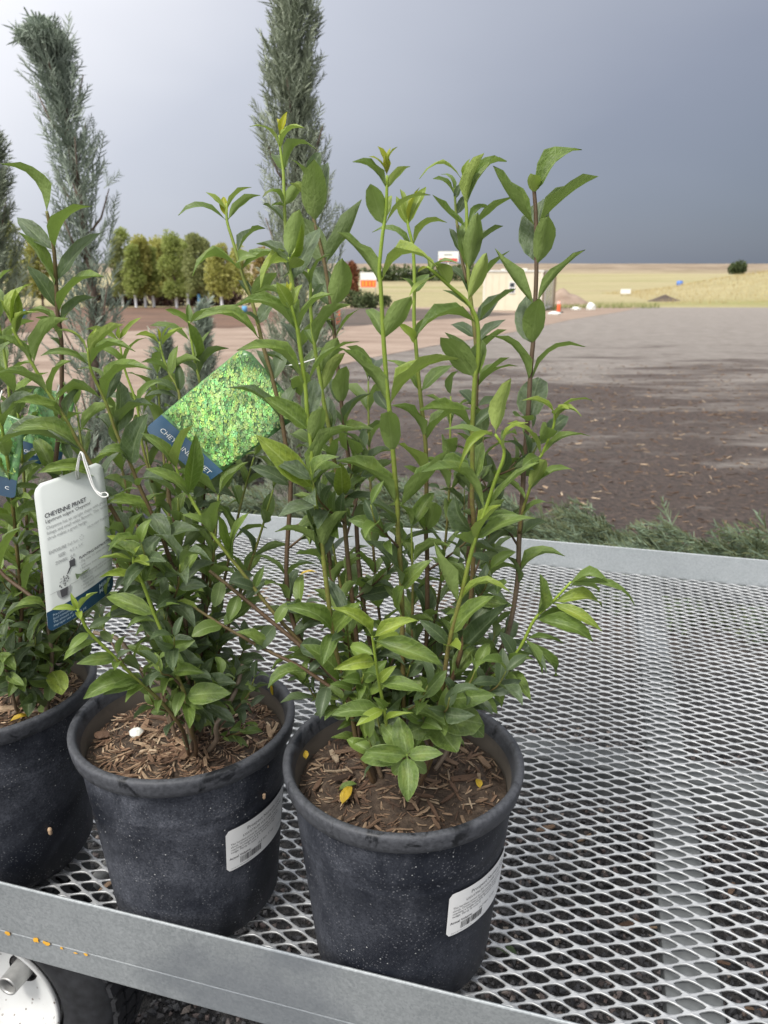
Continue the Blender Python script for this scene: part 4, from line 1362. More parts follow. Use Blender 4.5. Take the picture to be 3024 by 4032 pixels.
POTS = [('right', Vector((0.023, 0.797, DZ)), 'black plastic pot nearest the camera, front right, white label on its side', 0.0, 1.35),
        ('mid', Vector((-0.262, 0.885, DZ)), 'grey dusty black pot between the other two pots, white chip on its soil', 2.4, 0.75),
        ('left', Vector((-0.560, 0.968, DZ)), 'blue-black speckled pot cut off by the left edge of the picture', 4.1, 1.1)]
POT = {}
for key, loc, lab, spin, chipk in POTS:
    root = empty('nursery_pot', loc, lab, 'pot', 'black nursery pots along the near rail')
    POT[key] = root
    for nm, me in (('body', ME_BODY), ('rim', ME_RIM), ('inner_wall', ME_IN)):
        o = bpy.data.objects.new(nm, me); link(o, root); o.rotation_euler.z = spin
    v, f = soil_mesh(spin)
    soil = add('soil', mesh_from('soil', v, f, M['soil']), root, loc=(0, 0, 0))
    nch = {'right': 210, 'mid': 240, 'left': 160}[key]
    r2 = random.Random(key)
    for k in range(nch):
        a = r2.uniform(0, 6.283); r = (body_r(0.245) - 0.016) * math.sqrt(r2.uniform(0.02, 1))
        o = bpy.data.objects.new('wood_chip', CHIPS[r2.randrange(9)]); link(o, soil)
        L = r2.uniform(0.008, 0.024) if r2.random() < 0.82 else r2.uniform(0.024, 0.040)
        o.scale = (L * r2.uniform(0.8, 1.3), L, L)
        if key != 'right':
            o.material_slots[0].link = 'OBJECT'; o.material_slots[0].material = M['chip_dry']
        o.location = (r * math.cos(a), r * math.sin(a), SOIL_Z + 0.012 * (1 - (r / 0.122) ** 2) + r2.uniform(0.001, 0.006))
        o.rotation_euler = (r2.gauss(0, 0.18), r2.gauss(0, 0.25), r2.uniform(0, 6.283))
    n = 800 if key == 'right' else 1900
    aa = rng.uniform(0, 6.283, n); rr = (body_r(0.245) - 0.010) * np.sqrt(rng.uniform(0, 1, n))
    pp = np.stack([rr * np.cos(aa), rr * np.sin(aa), SOIL_Z + 0.012 * (1 - (rr / 0.122) ** 2) + rng.uniform(0, 0.004, n)], axis=1)
    cv = [(np.array([tuple(q.co) for q in m.vertices]), [tuple(p.vertices) for p in m.polygons]) for m in CHIPS[:4]]
    dd = np.stack([np.cos(aa * 7), np.sin(aa * 7), rng.normal(0, 0.2, n)], axis=1)
    cr = add('mulch_crumbs', instance_mesh('mulch_crumbs', cv, pp, dd, rng.uniform(0.004, 0.013, n), M['chip' if key == 'right' else 'chip_dry'], roll=rng.normal(0, 0.4, n)), soil, loc=(0, 0, 0))
    cr['kind'] = 'stuff'
    if key != 'left':
        face = math.atan2(-loc.y, -loc.x)
        sticker(root, face + R(50 if key == 'right' else 42), 0.158)

def rock_on(name, label, cat, pot, px, py, z, size, mat, seed, flat=0.5):
    p = UZ(px, py, z)
    return rock(name, label, p, size, mat, seed, cat, None, flat)
rock_on('white_chip', 'small white stone chip on the soil of the middle pot', 'stone', 'mid', 536, 2885, DZ + SOIL_Z + 0.014, 0.0085, M['stone_white'], 12, 0.8)
rock_on('bark_chip', 'red-brown bark piece on the middle pot soil left of the white chip', 'bark', 'mid', 402, 2892, DZ + SOIL_Z + 0.012, 0.009, M['tree_rust'] if False else M['chip'], 15, 0.4)
def cocoon(label, pot, px, py, ln):
    loc = POT[pot].location
    d = ray(px, py)
    best = None
    for i in range(4000):
        t = 0.5 + i * 0.0004
        p = Vector((0, 0, CZ)) + d * t
        z = p.z - loc.z
        if 0 < z < 0.25 and (p.xy - loc.xy).length < body_r(z / ZK) + 0.003:
            best = p; break
    if best is None: return
    o = MB().lathe([(0.0, -ln), (0.28 * ln, -0.85 * ln), (0.42 * ln, -0.4 * ln), (0.34 * ln, 0.05 * ln), (0.44 * ln, 0.45 * ln), (0.30 * ln, 0.88 * ln), (0.0, ln)], 14).build('cocoon', M['cocoon'])
    o.location = best
    o.rotation_euler = (0.25, 0.1, 0)
    tag(o, label, 'cocoon', 'tan cocoons on the pots')
cocoon('tan cocoon stuck on the side of the leftmost pot', 'left', 197, 3273, 0.0072)
cocoon('tan cocoon stuck above the label of the middle pot', 'mid', 1040, 3135, 0.0052)

# ------------------------------------------------------------------ privet leaves
def leaf_variant(kind, arch, fold, wave, seed):
    """unit leaf: stalk at (0,0,0), tip at (0,1,0), blade half width 0.5 in x"""
    r2 = random.Random(seed)
    rows = 8
    cols = (-1, -0.5, 0, 0.5, 1)
    V, UV, Fc = [], [], []
    ph = r2.uniform(0, 6.28)
    bend = r2.uniform(-0.07, 0.07)
    tws = r2.uniform(-0.7, 0.7)
    for i in range(rows):
        t = (0.0, 0.07, 0.17, 0.32, 0.50, 0.68, 0.85, 1.0)[i]
        if kind == 'lance':
            pr = {0: 0.035, 1: 0.06, 2: 0.55, 3: 0.92, 4: 1.0, 5: 0.86, 6: 0.53, 7: 0.03}[i]
        elif kind == 'oval':
            pr = {0: 0.035, 1: 0.07, 2: 0.60, 3: 0.94, 4: 1.0, 5: 0.88, 6: 0.56, 7: 0.04}[i]
        else:
            pr = {0: 0.04, 1: 0.10, 2: 0.70, 3: 0.97, 4: 1.0, 5: 0.93, 6: 0.70, 7: 0.10}[i]
        zc = arch * 4 * t * (1 - t) * (0.75 + 0.5 * t) if arch >= 0 else arch * 4 * t * (1 - t)
        xc = bend * math.sin(math.pi * t)
        for u in cols:
            edge = abs(u)
            z = zc + fold * 0.5 * pr * edge ** 1.3 + wave * pr * edge * math.sin(t * 11 + ph + (1.3 if u > 0 else 0))
            hx_, hz_ = u * 0.5 * pr, z - zc
            ca_, sa_ = math.cos(tws * (t - 0.3)), math.sin(tws * (t - 0.3))
            V.append((xc + hx_ * ca_ - hz_ * sa_, t + 0.012 * math.sin(u * 5 + t * 23 + ph), zc + (hx_ * sa_ * 0.35 + hz_ * ca_))); UV.append((0.5 + u / 2, t))
    for i in range(rows - 1):
        for j in range(4):
            Fc.append((i * 5 + j, i * 5 + j + 1, (i + 1) * 5 + j + 1, (i + 1) * 5 + j))
    me = mesh_from('leaf', V, Fc, M['leaf'])
    ul = me.uv_layers.new(name='UVMap')
    for lp in me.loops: ul.data[lp.index].uv = UV[lp.vertex_index]
    return me

LV = {}
for ai, arch in enumerate((-0.06, 0.06, 0.15, 0.24, 0.34)):
    for kind in ('lance', 'oval', 'round'):
        for s in range(3):
            LV[(kind, ai, s)] = leaf_variant(kind, arch, 0.12 + 0.10 * s, 0.022 + 0.012 * s, ai * 10 + s + len(kind))
ARCH = (-0.05, 0.04, 0.11, 0.19, 0.28)
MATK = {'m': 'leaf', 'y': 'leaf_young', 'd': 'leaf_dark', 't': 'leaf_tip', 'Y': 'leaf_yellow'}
CAMV = Vector((0, 0, CZ))

class Shrub:
    def __init__(self, base, label):
        self.root = empty('privet_shrub', base, label, 'shrub', 'privet shrubs in the black pots')
        self.base = Vector(base)
        self.leaves = []          # (size key, matrix, mesh, material)
        self.stems = {}
    def leaf(self, b, t, w, f, arch, kind, shape=None):
        b, t = Vector(b), Vector(t)
        y = t - b
        L = y.length
        if L < 1e-4: return
        yn = y / L
        n = Vector((0, 0, 1)) * (1 - abs(f)) + (CAMV - b).normalized() * f
        n = n + Vector((random.gauss(0, 0.16), random.gauss(0, 0.16), random.gauss(0, 0.08)))
        n = n - yn * n.dot(yn)
        if n.length < 1e-3: n = yn.orthogonal()
        n.normalize()
        x = yn.cross(n)
        if shape is None: shape = 'lance' if w < 0.33 else ('oval' if w < 0.50 else 'round')
        if abs(f) > 0.5:
            vd = (CAMV - b).normalized()
            w = w * max(0.6, (y - vd * y.dot(vd)).length / L) * (1.05 if w < 0.5 else 1.0)
        else:
            w = w * 1.08 if w < 0.5 else w
        ai = min(range(5), key=lambda i: abs(ARCH[i] - arch + random.gauss(0, 0.02)))
        me = LV[(shape, ai, random.randrange(3))]
        m = Matrix(((x.x * L * w, y.x, n.x * L, b.x - self.base.x), (x.y * L * w, y.y, n.y * L, b.y - self.base.y), (x.z * L * w, y.z, n.z * L, b.z - self.base.z), (0, 0, 0, 1)))
        mid = (b + t) / 2
        depth = max(0.2, (mid - CAMV).dot(Vector((0, CP, -SP))))
        self.leaves.append((L * L * w / depth ** 2 / (1 + 2.5 * max(0, mid.y - self.base.y)), m, me, M[MATK[kind]]))
    def stem(self, key, pix, Yt, Yb, r0=0.0012, r1=0.0030, age=(0.0, 0.8), leaves=(), root=True, sub=5):
        """pix: pixel points from tip to base; world depth runs from Yt to Yb"""
        n = len(pix)
        L = [0]
        for i in range(1, n): L.append(L[-1] + math.dist(pix[i], pix[i - 1]))
        pts = [U(p[0], p[1], Yt + (Yb - Yt) * L[i] / L[-1]) for i, p in enumerate(pix)]
        if root:
            bz = DZ + SOIL_Z + 0.004
            last = pts[-1]
            if last.z > bz + 0.005:
                tgt = Vector((self.base.x + (last.x - self.base.x) * 0.55, self.base.y + (last.y - self.base.y) * 0.4, bz))
                pts.append(last.lerp(tgt, 0.5) + Vector((last.x - self.base.x, 0, 0)) * 0.1); pts.append(tgt)
            else:
                pts.append(last + Vector((0, 0, -0.012)))
        cur = catmull(pts, sub)
        m = len(cur)
        rad = [r0 + (r1 - r0) * (i / (m - 1)) ** 0.7 for i in range(m)]
        mb = MB().tube([p - self.base for p in cur], rad, 7)
        me = mesh_from('stem', mb.v, mb.f, M['stem'])
        at = me.attributes.new('age', 'FLOAT', 'POINT')
        at.data.foreach_set('value', [age[0] + (age[1] - age[0]) * ((i // 7) / (m - 1)) for i in range(len(me.vertices))])
        o = bpy.data.objects.new('stem', me); link(o, self.root)
        self.stems[key] = cur
        for lf in leaves:
            by, tx, ty, w, dY, f, arch, kind = (list(lf) + [None] * 8)[:8]
            i = min(range(m), key=lambda q: abs(self.pxy(cur[q])[1] - by) + (0.2 * abs(q) if False else 0))
            b = cur[i]
            t = U(tx, ty, b.y + (dY or 0.0))
            self.leaf(b, t, w or 0.25, 0.3 if f is None else f, 0.11 if arch is None else arch, kind or 'm')
        return cur
    def pxy(self, p):
        d = p - CAMV
        z = d.y * CP - d.z * SP
        return (1512 + F * d.x / z, 2016 + F * (-d.y * SP - d.z * CP) / z)
    def auto(self, key, t0, t1, gap=0.030, size=(0.045, 0.065), kind='m', w=(0.26, 0.40), open_=(0.7, 1.05), start=None):
        """opposite pairs, each turned a quarter from the pair below"""
        cur = self.stems[key] if isinstance(key, str) else key
        seg = [0]
        for i in range(1, len(cur)): seg.append(seg[-1] + (cur[i] - cur[i - 1]).length)
        tot = seg[-1]
        s = t0 * tot
        az0 = random.uniform(0, 6.28) if start is None else start
        while s < t1 * tot:
            i = max(0, min(len(cur) - 2, next((q for q in range(len(seg)) if seg[q] > s), len(seg) - 1) - 1))
            f = (s - seg[i]) / max(seg[i + 1] - seg[i], 1e-6)
            p = cur[i].lerp(cur[i + 1], f)
            d = (cur[i] - cur[i + 1]).normalized()
            a = d.cross(Vector((0, 1, 0.05))).normalized(); b = d.cross(a)
            for h in (0, math.pi):
                if random.random() < 0.07: continue
                q = az0 + h + random.gauss(0, 0.3)
                rad = a * math.cos(q) + b * math.sin(q)
                an = random.uniform(*open_)
                L = random.uniform(*size)
                dr = (d * math.cos(an) + rad * math.sin(an)).normalized()
                k = kind if isinstance(kind, str) and len(kind) == 1 else random.choice(kind)
                ww = random.uniform(*w)
                # blade normal lies towards the shoot axis
                tip = p + dr * L + Vector((0, 0, -0.10 * L))
                self.leaf2(p, tip, (d * math.sin(an) - rad * math.cos(an)), ww, random.choice((0.04, 0.11, 0.11, 0.19)), k)
            az0 += math.pi / 2 + random.gauss(0, 0.15)
            s += gap * random.uniform(0.8, 1.25)
    def leaf2(self, b, t, n, w, arch, kind):
        y = t - b; L = y.length; yn = y / L
        n = n + Vector((random.gauss(0, 0.22), random.gauss(0, 0.22), random.gauss(0, 0.15)))
        n = n - yn * n.dot(yn); n.normalize()
        x = yn.cross(n)
        w *= 1.0
        shape = 'lance' if w < 0.33 else ('oval' if w < 0.50 else 'round')
        ai = min(range(5), key=lambda i: abs(ARCH[i] - arch))
        me = LV[(shape, ai, random.randrange(3))]
        m = Matrix(((x.x * L * w, y.x, n.x * L, b.x - self.base.x), (x.y * L * w, y.y, n.y * L, b.y - self.base.y), (x.z * L * w, y.z, n.z * L, b.z - self.base.z), (0, 0, 0, 1)))
        mid = (b + t) / 2
        depth = max(0.2, (mid - CAMV).dot(Vector((0, CP, -SP))))
        self.leaves.append((L * L * w / depth ** 2 / (1 + 2.5 * max(0, mid.y - self.base.y)), m, me, M[MATK[kind]]))
    def twig(self, p, d, L, n_pairs, size, kind, w=(0.32, 0.46)):
        d = d.normalized()
        pts = [p, p + d * L * 0.5 + Vector((0, 0, 0.010)), p + d * L * 0.85 + Vector((0, 0, 0.03 * L / 0.1)), p + d * L + Vector((0, 0, 0.055 * L / 0.1))]
        cur = catmull(pts, 4)[::-1]
        mb = MB().tube([q - self.base for q in cur], [0.0007 + 0.0009 * i / len(cur) for i in range(len(cur))], 5)
        me = mesh_from('stem', mb.v, mb.f, M['stem'])
        at = me.attributes.new('age', 'FLOAT', 'POINT')
        at.data.foreach_set('value', [0.35 + 0.4 * (i / len(me.vertices)) for i in range(len(me.vertices))])
        o = bpy.data.objects.new('stem', me); link(o, self.root)
        self.auto(cur, 0.0, 0.95, L / n_pairs, size, kind, w)
    def bush(self, keys, n, t_rng, L=(0.05, 0.10), size=(0.024, 0.042), kind='ddm', seed=1, pairs=4):
        r2 = random.Random(seed)
        for k in range(n):
            cur = self.stems[keys[k % len(keys)]]
            t = r2.uniform(*t_rng)
            p = cur[int(t * (len(cur) - 1))]
            a = r2.uniform(0, 6.283)
            d = Vector((math.cos(a), math.sin(a), r2.uniform(0.15, 0.9)))
            self.twig(p, d, r2.uniform(*L), pairs, size, kind)
    def finish(self):
        self.leaves.sort(key=lambda q: -q[0])
        for (sz, m, me, mat) in self.leaves[:300]:
            o = bpy.data.objects.new('leaf', me); link(o, self.root)
            o.matrix_local = m
            o.material_slots[0].link = 'OBJECT'; o.material_slots[0].material = mat
        rest = self.leaves[300:]
        if rest:
            mats = []
            V, Fc, UVs, mi = [], [], [], []
            for (sz, m, me, mat) in rest:
                if mat not in mats: mats.append(mat)
                n = len(V)
                V += [tuple(m @ q.co) for q in me.vertices]
                for p in me.polygons:
                    Fc.append(tuple(i + n for i in p.vertices)); mi.append(mats.index(mat))
                    for li in p.loop_indices: UVs.append(tuple(me.uv_layers[0].data[li].uv))
            me2 = bpy.data.meshes.new('small_leaves'); me2.from_pydata(V, [], Fc)
            for q in mats: me2.materials.append(q)
            me2.polygons.foreach_set('material_index', mi)
            me2.polygons.foreach_set('use_smooth', [True] * len(Fc))
            ul = me2.uv_layers.new(name='UVMap')
            ul.data.foreach_set('uv', np.array(UVs).ravel())
            o = bpy.data.objects.new('small_leaves', me2); link(o, self.root)
            o['kind'] = 'stuff'

# ---------------------------------------------------------------- right shrub
SR = Shrub(POT['right'].location + Vector((0, 0, SOIL_Z)), 'right-hand privet with tall bright green shoots and a cut stem tip against the sky')
S = SR.stem
# (stem y, tip x, tip y, width, depth offset, facing, arch, kind)
S('R1', [(1100, 532), (1105, 594), (1116, 680), (1120, 812), (1132, 1000), (1165, 1250), (1225, 1700), (1275, 2050), (1330, 2400), (1410, 2720)], 0.90, 0.84, 0.0011, 0.0030, (0.0, 0.9), [
    (530, 1131, 440, .30, 0, .5, .04, 't'), (530, 1089, 467, .22, .01, .3, .04, 't'), (590, 983, 498, .27, -.01, .15, .19, 'y'), (590, 1203, 505, .28, -.01, .2, .19, 'y'),
    (672, 1243, 588, .30, -.02, .1, .28, 'm'), (672, 1076, 615, .42, .03, .3, .11, 'm'), (806, 1033, 778, .42, -.02, .2, .28, 'm'), (812, 1190, 715, .36, -.01, -.3, .11, 'm'),
    (815, 1069, 812, .25, -.02, .3, .04, 'm'), (880, 1035, 805, .40, .02, -.4, .04, 'd')])
S('R2', [(1140, 1150), (1146, 1200), (1169, 1293), (1181, 1369), (1203, 1529), (1209, 1622), (1224, 1749), (1232, 1875), (1245, 2000), (1260, 2086), (1286, 2305), (1311, 2491), (1345, 2660), (1378, 2761)], 0.735, 0.765, 0.0013, 0.0030, (0.0, 0.62), [
    (1150, 1130, 1108, .30, 0, .3, .04, 't'), (1160, 1146, 1112, .30, 0.01, .3, .04, 't'), (1215, 1088, 1112, .42, -.01, .5, .04, 'y'), (1215, 1190, 1120, .35, .01, .4, .04, 'y'),
    (1301, 924, 1205, .20, -.01, .25, .19, 'm'), (1303, 1312, 1158, .25, -.01, .2, .11, 'm'), (1310, 1010, 1150, .24, .03, .3, .19, 'm'),
    (1540, 933, 1380, .20, -.02, .3, .15, 'm'), (1536, 1413, 1345, .16, -.01, .1, .11, 'm'), (1690, 1042, 1567, .35, -.01, .5, .04, 'm'), (1640, 1240, 1490, .48, .02, .6, .04, 'd'),
    (1752, 1270, 1605, .44, -.02, -.9, .04, 'm'), (1760, 1148, 1710, .50, .02, .4, .11, 'm'), (1925, 1010, 1715, .29, -.02, .45, .04, 'y'), (1915, 1424, 1689, .22, -.01, .2, .19, 'm'),
    (1925, 1345, 1840, .40, -.02, .2, .11, 'm'), (2190, 1083, 2094, .22, -.02, .3, .11, 'm'), (2180, 1370, 2010, .36, -.02, -.3, .04, 'm'), (2195, 1195, 1960, .38, .02, .4, .04, 'd'),
    (2490, 1113, 2389, .26, -.02, .5, .19, 'm'), (2485, 1420, 2372, .36, -.01, .5, .04, 'm'), (2490, 1270, 2620, .45, -.03, .7, .11, 'm'), (2660, 1450, 2690, .42, -.03, .7, .11, 'm'), (2680, 1190, 2540, .42, -.01, .6, .11, 'm')])
S('R2b', [(1134, 1013), (1142, 1060), (1152, 1110), (1165, 1210), (1190, 1420)], 0.765, 0.76, 0.0012, 0.0016, (0.1, 0.3), [
    (1015, 1178, 825, .42, -.01, -.9, .04, 'm'), (1030, 1188, 880, .26, -.03, .8, .04, 'y'), (1030, 1072, 1038, .35, -.02, .5, .04, 'y'), (1060, 1185, 1020, .5, -.02, .5, .04, 'y'),
    (1110, 1010, 960, .22, .02, .3, .11, 'd'), (1110, 1260, 900, .34, .03, .2, .04, 'd')], root=False)
S('R3', [(1215, 1060), (1223, 1129), (1224, 1225), (1240, 1369), (1257, 1470), (1278, 1600), (1300, 1706), (1316, 1812), (1346, 1960), (1375, 2250), (1420, 2650), (1440, 2790)], 0.80, 0.79, 0.0013, 0.0030, (0.0, 0.85), [
    (1062, 1026, 1140, .26, -.03, .3, .28, 'y'), (1125, 1301, 999, .34, -.01, .0, .11, 'm'), (1125, 1113, 1096, .22, -.02, .2, .28, 'm'), (1230, 1278, 1120, .20, .02, .2, .11, 'd'),
    (1362, 1380, 1200, .30, -.01, .2, .11, 'm'), (1362, 1200, 1300, .40, .02, .3, .11, 'm'), (1500, 1360, 1375, .42, .02, -.3, .11, 'm'), (1535, 1358, 1390, .26, -.01, -.4, .11, 'y'),
    (1480, 1330, 1330, .38, -.01, -.5, .04, 'm'), (1700, 1290, 1560, .40, .02, .2, .04, 'd'), (1710, 1248, 1600, .45, .02, .4, .04, 'm'), (1812, 1230, 1750, .40, -.01, .4, .11, 'm'), (1815, 1340, 1720, .5, -.02, .3, .04, 'm'),
    (1960, 1340, 1820, .48, -.02, .6, .04, 'y'), (1960, 1440, 1880, .35, .0, .3, .11, 'm'), (1955, 1275, 1860, .45, 0, .3, .11, 'd')])
S('R4', [(893, 800), (894, 870), (917, 949), (957, 1089), (990, 1180), (1017, 1281), (1038, 1369), (1076, 1504), (1110, 1656), (1139, 1854), (1144, 1951), (1130, 2310), (1200, 2560), (1380, 2780)], 0.87, 0.825, 0.0012, 0.0032, (0.25, 0.85), [
    (830, 811, 757, .28, 0, .4, .04, 'y'), (830, 990, 738, .24, 0, -.2, .11, 'y'), (870, 702, 848, .22, -.01, .2, .19, 'm'), (872, 1025, 770, .24, -.01, -.3, .11, 'm'), (850, 880, 775, .35, .01, .4, .04, 't'),
    (1049, 758, 1086, .25, -.02, .2, .28, 'm'), (1050, 1120, 1010, .28, -.01, .2, .11, 'm'), (1010, 1045, 900, .30, .02, .1, .11, 'd'), (1060, 1010, 1010, .45, -.02, .5, .28, 'm'),
    (1180, 1090, 1075, .45, -.01, -.5, .04, 'm'), (1180, 935, 1105, .40, .01, .3, .11, 'd'), (1285, 950, 1231, .26, -.02, .4, .11, 'd'), (1354, 765, 1264, .20, -.01, .25, .15, 'm'),
    (1280, 1110, 1165, .42, 0, .4, .04, 'd'), (1500, 1010, 1380, .30, .01, .3, .11, 'd'), (1500, 1130, 1370, .35, .02, .2, .11, 'd'), (1655, 902, 1527, .26, -.02, .3, .11, 'd'), (1655, 1180, 1500, .3, .02, .3, .11, 'd'),
    (1910, 985, 1838, .30, -.01, .5, .11, 'd'), (1910, 1205, 1800, .3, .02, .3, .11, 'd')])
S('R5', [(1207, 690), (1210, 740), (1240, 883), (1279, 1042), (1312, 1272), (1346, 1600), (1371, 1790), (1397, 1960), (1420, 2300), (1480, 2650), (1520, 2780)], 0.88, 0.84, 0.0014, 0.0032, (0.45, 0.85), [
    (735, 1149, 630, .38, -.01, .1, .11, 'm'), (742, 1260, 600, .3, .02, .2, .11, 'd'), (897, 1237, 628, .42, -.03, -.95, .02, 'm'), (890, 1290, 640, .36, .03, .4, .04, 'd'), (895, 1140, 720, .36, -.01, -.2, .11, 'y'),
    (1040, 1424, 787, .25, -.01, -.1, -.05, 'd'), (1035, 1185, 854, .46, .0, -.4, .04, 'd'), (1225, 1348, 1018, .45, -.03, -.9, .04, 'm'), (1225, 1230, 1060, .5, .03, .3, .04, 'd'),
    (1330, 1413, 1217, .17, -.01, .1, .04, 'm'), (1330, 1236, 1234, .24, .0, .2, .11, 'd'), (1590, 1363, 1443, .46, -.02, -.85, .04, 'm'), (1590, 1300, 1490, .4, .02, .4, .04, 'd'),
    (1680, 1460, 1550, .26, -.01, .2, .11, 'd'), (1680, 1278, 1605, .26, .0, .3, .11, 'd'), (1790, 1470, 1690, .34, -.03, .3, .28, 'm'), (1900, 1400, 1780, .42, -.02, -.6, .04, 'm'), (1960, 1480, 1870, .30, .0, .2, .11, 'd'), (1960, 1300, 1880, .35, .0, .2, .11, 'd')])
S('R6', [(1524, 690), (1520, 827), (1505, 936), (1493, 1062), (1498, 1117), (1505, 1243), (1510, 1339), (1523, 1516), (1534, 1622), (1548, 1791), (1565, 2000), (1566, 2069), (1581, 2322), (1585, 2575), (1589, 2795)], 0.74, 0.79, 0.0013, 0.0031, (0.0, 0.60), [
    (692, 1487, 576, .24, 0, .3, .04, 't'), (692, 1538, 580, .22, .005, .3, .04, 't'), (692, 1565, 578, .26, 0, -.2, .11, 't'), (700, 1453, 616, .32, -.005, .2, .11, 't'), (694, 1515, 610, .3, -.01, -.5, .04, 't'),
    (742, 1388, 638, .21, -.01, .2, .15, 'm'), (745, 1616, 656, .32, -.01, -.2, .11, 'y'), (895, 1458, 726, .46, -.02, -.7, .04, 'm'), (890, 1695, 768, .20, -.01, .0, .11, 'y'), (880, 1540, 770, .36, .02, .3, .04, 'y'),
    (1117, 1328, 914, .17, -.01, .15, .04, 'm'), (1112, 1721, 1052, .30, -.02, .2, .28, 'y'), (1342, 1621, 1168, .36, -.02, -.3, .04, 'm'), (1342, 1440, 1220, .3, .03, .3, .11, 'm'),
    (1590, 1350, 1377, .17, -.01, .1, .04, 'm'), (1590, 1808, 1413, .20, -.02, .3, .15, 'y'), (1610, 1478, 1540, .46, .02, .4, .04, 'd'), (1800, 1528, 1622, .50, -.035, -.95, .02, 'm'),
    (1985, 1325, 1816, .18, -.01, .2, .11, 'm'), (1990, 1764, 1772, .21, -.02, .1, -.05, 'm'), (2060, 1420, 1984, .28, -.02, .2, .11, 'd'), (2330, 1440, 2130, .3, -.01, .2, .11, 'd'), (2325, 1700, 2205, .34, -.01, .3, .11, 'm'),
    (2400, 1590, 2310, .6, -.04, .8, .04, 'm')])
S('R7', [(1603, 850), (1607, 889), (1625, 972), (1632, 1100), (1630, 1242), (1637, 1356), (1654, 1546), (1675, 1740), (1679, 1917), (1677, 2095), (1682, 2200), (1680, 2500), (1660, 2780)], 0.84, 0.83, 0.0012, 0.0031, (0.0, 0.85), [
    (885, 1560, 773, .30, 0, .3, .04, 'y'), (885, 1652, 739, .24, 0, .1, .04, 't'), (888, 1678, 737, .26, .02, .3, .04, 'y'), (880, 1575, 745, .25, .01, .2, .04, 'y'), (985, 1466, 914, .30, .01, .35, .19, 'm'), (982, 1760, 876, .34, -.01, .0, .19, 'y'),
    (1150, 1585, 1095, .35, -.01, .3, .11, 'm'), (1150, 1690, 1080, .4, .01, .2, .11, 'm'), (1345, 1567, 1276, .36, -.01, .5, .04, 'y'), (1345, 1720, 1240, .34, .0, .1, .11, 'm'),
    (1546, 1523, 1419, .40, .01, .4, .15, 'm'), (1546, 1790, 1440, .32, .02, .3, .11, 'm'), (1738, 1544, 1597, .20, -.01, .2, .11, 'm'), (1740, 1855, 1610, .42, -.01, .1, .15, 'm'),
    (1870, 1568, 1748, .35, -.02, .1, .04, 'y'), (1925, 1732, 1925, .5, .0, .3, .11, 'd'), (1925, 1590, 1835, .28, 0, .3, .11, 'm'), (2098, 1712, 1980, .58, -.03, -.9, .04, 'm'), (2100, 1650, 2000, .4, .02, .3, .04, 'd'), (2100, 1590, 2020, .36, -.01, .4, .11, 'm')])
S('R8', [(1822, 690), (1824, 715), (1836, 809), (1838, 874), (1842, 1000), (1845, 1099), (1860, 1230), (1872, 1334), (1877, 1460), (1872, 1640), (1862, 1800), (1851, 1975), (1845, 2200), (1800, 2600), (1740, 2790)], 0.88, 0.84, 0.0012, 0.0032, (0.1, 0.95), [
    (715, 1652, 704, .28, -.01, .15, .28, 'y'), (710, 1851, 625, .32, 0, .3, .04, 'y'), (808, 1907, 603, .27, -.02, -.3, .04, 'y'), (800, 1995, 636, .2, .02, .1, .19, 'm'),
    (900, 1703, 768, .20, -.01, .3, -.05, 'm'), (895, 1925, 824, .2, .02, .2, .19, 'm'), (935, 2022, 774, .22, -.01, -.1, .04, 'm'), (1070, 1880, 837, .28, -.03, -.4, .04, 'm'), (1010, 1982, 890, .22, 0, .3, .04, 'd'),
    (1070, 1800, 880, .25, .02, .1, .04, 'm'), (1172, 2006, 988, .22, -.01, .1, .04, 'm'), (1170, 1760, 1050, .28, .02, .3, .11, 'd'), (1350, 1990, 1260, .3, .01, .3, .04, 'd'), (1340, 1775, 1280, .4, .02, .4, .11, 'd'),
    (1406, 1995, 1298, .26, -.01, .2, .04, 'm'), (1531, 2005, 1408, .2, .0, .2, .04, 'm'), (1535, 2039, 1442, .2, -.01, .1, .11, 'm'), (1600, 1805, 1540, .5, .02, .5, .11, 'd'), (1600, 1980, 1595, .35, .01, .3, .11, 'd')])
S('R8b', [(1788, 740), (1791, 773), (1796, 850), (1802, 900), (1815, 1000), (1838, 1110)], 0.90, 0.875, 0.0011, 0.0018, (0.2, 0.6), [
    (770, 1704, 704, .36, -.01, .4, .11, 'm'), (765, 1737, 686, .3, .01, .1, .15, 'm'), (790, 1822, 720, .4, .0, .3, .04, 'd'), (850, 1850, 760, .36, .01, .2, .04, 'd'), (950, 1880, 850, .3, .01, .3, .04, 'm'), (1000, 1770, 900, .3, .01, .3, .04, 'd')], root=False)
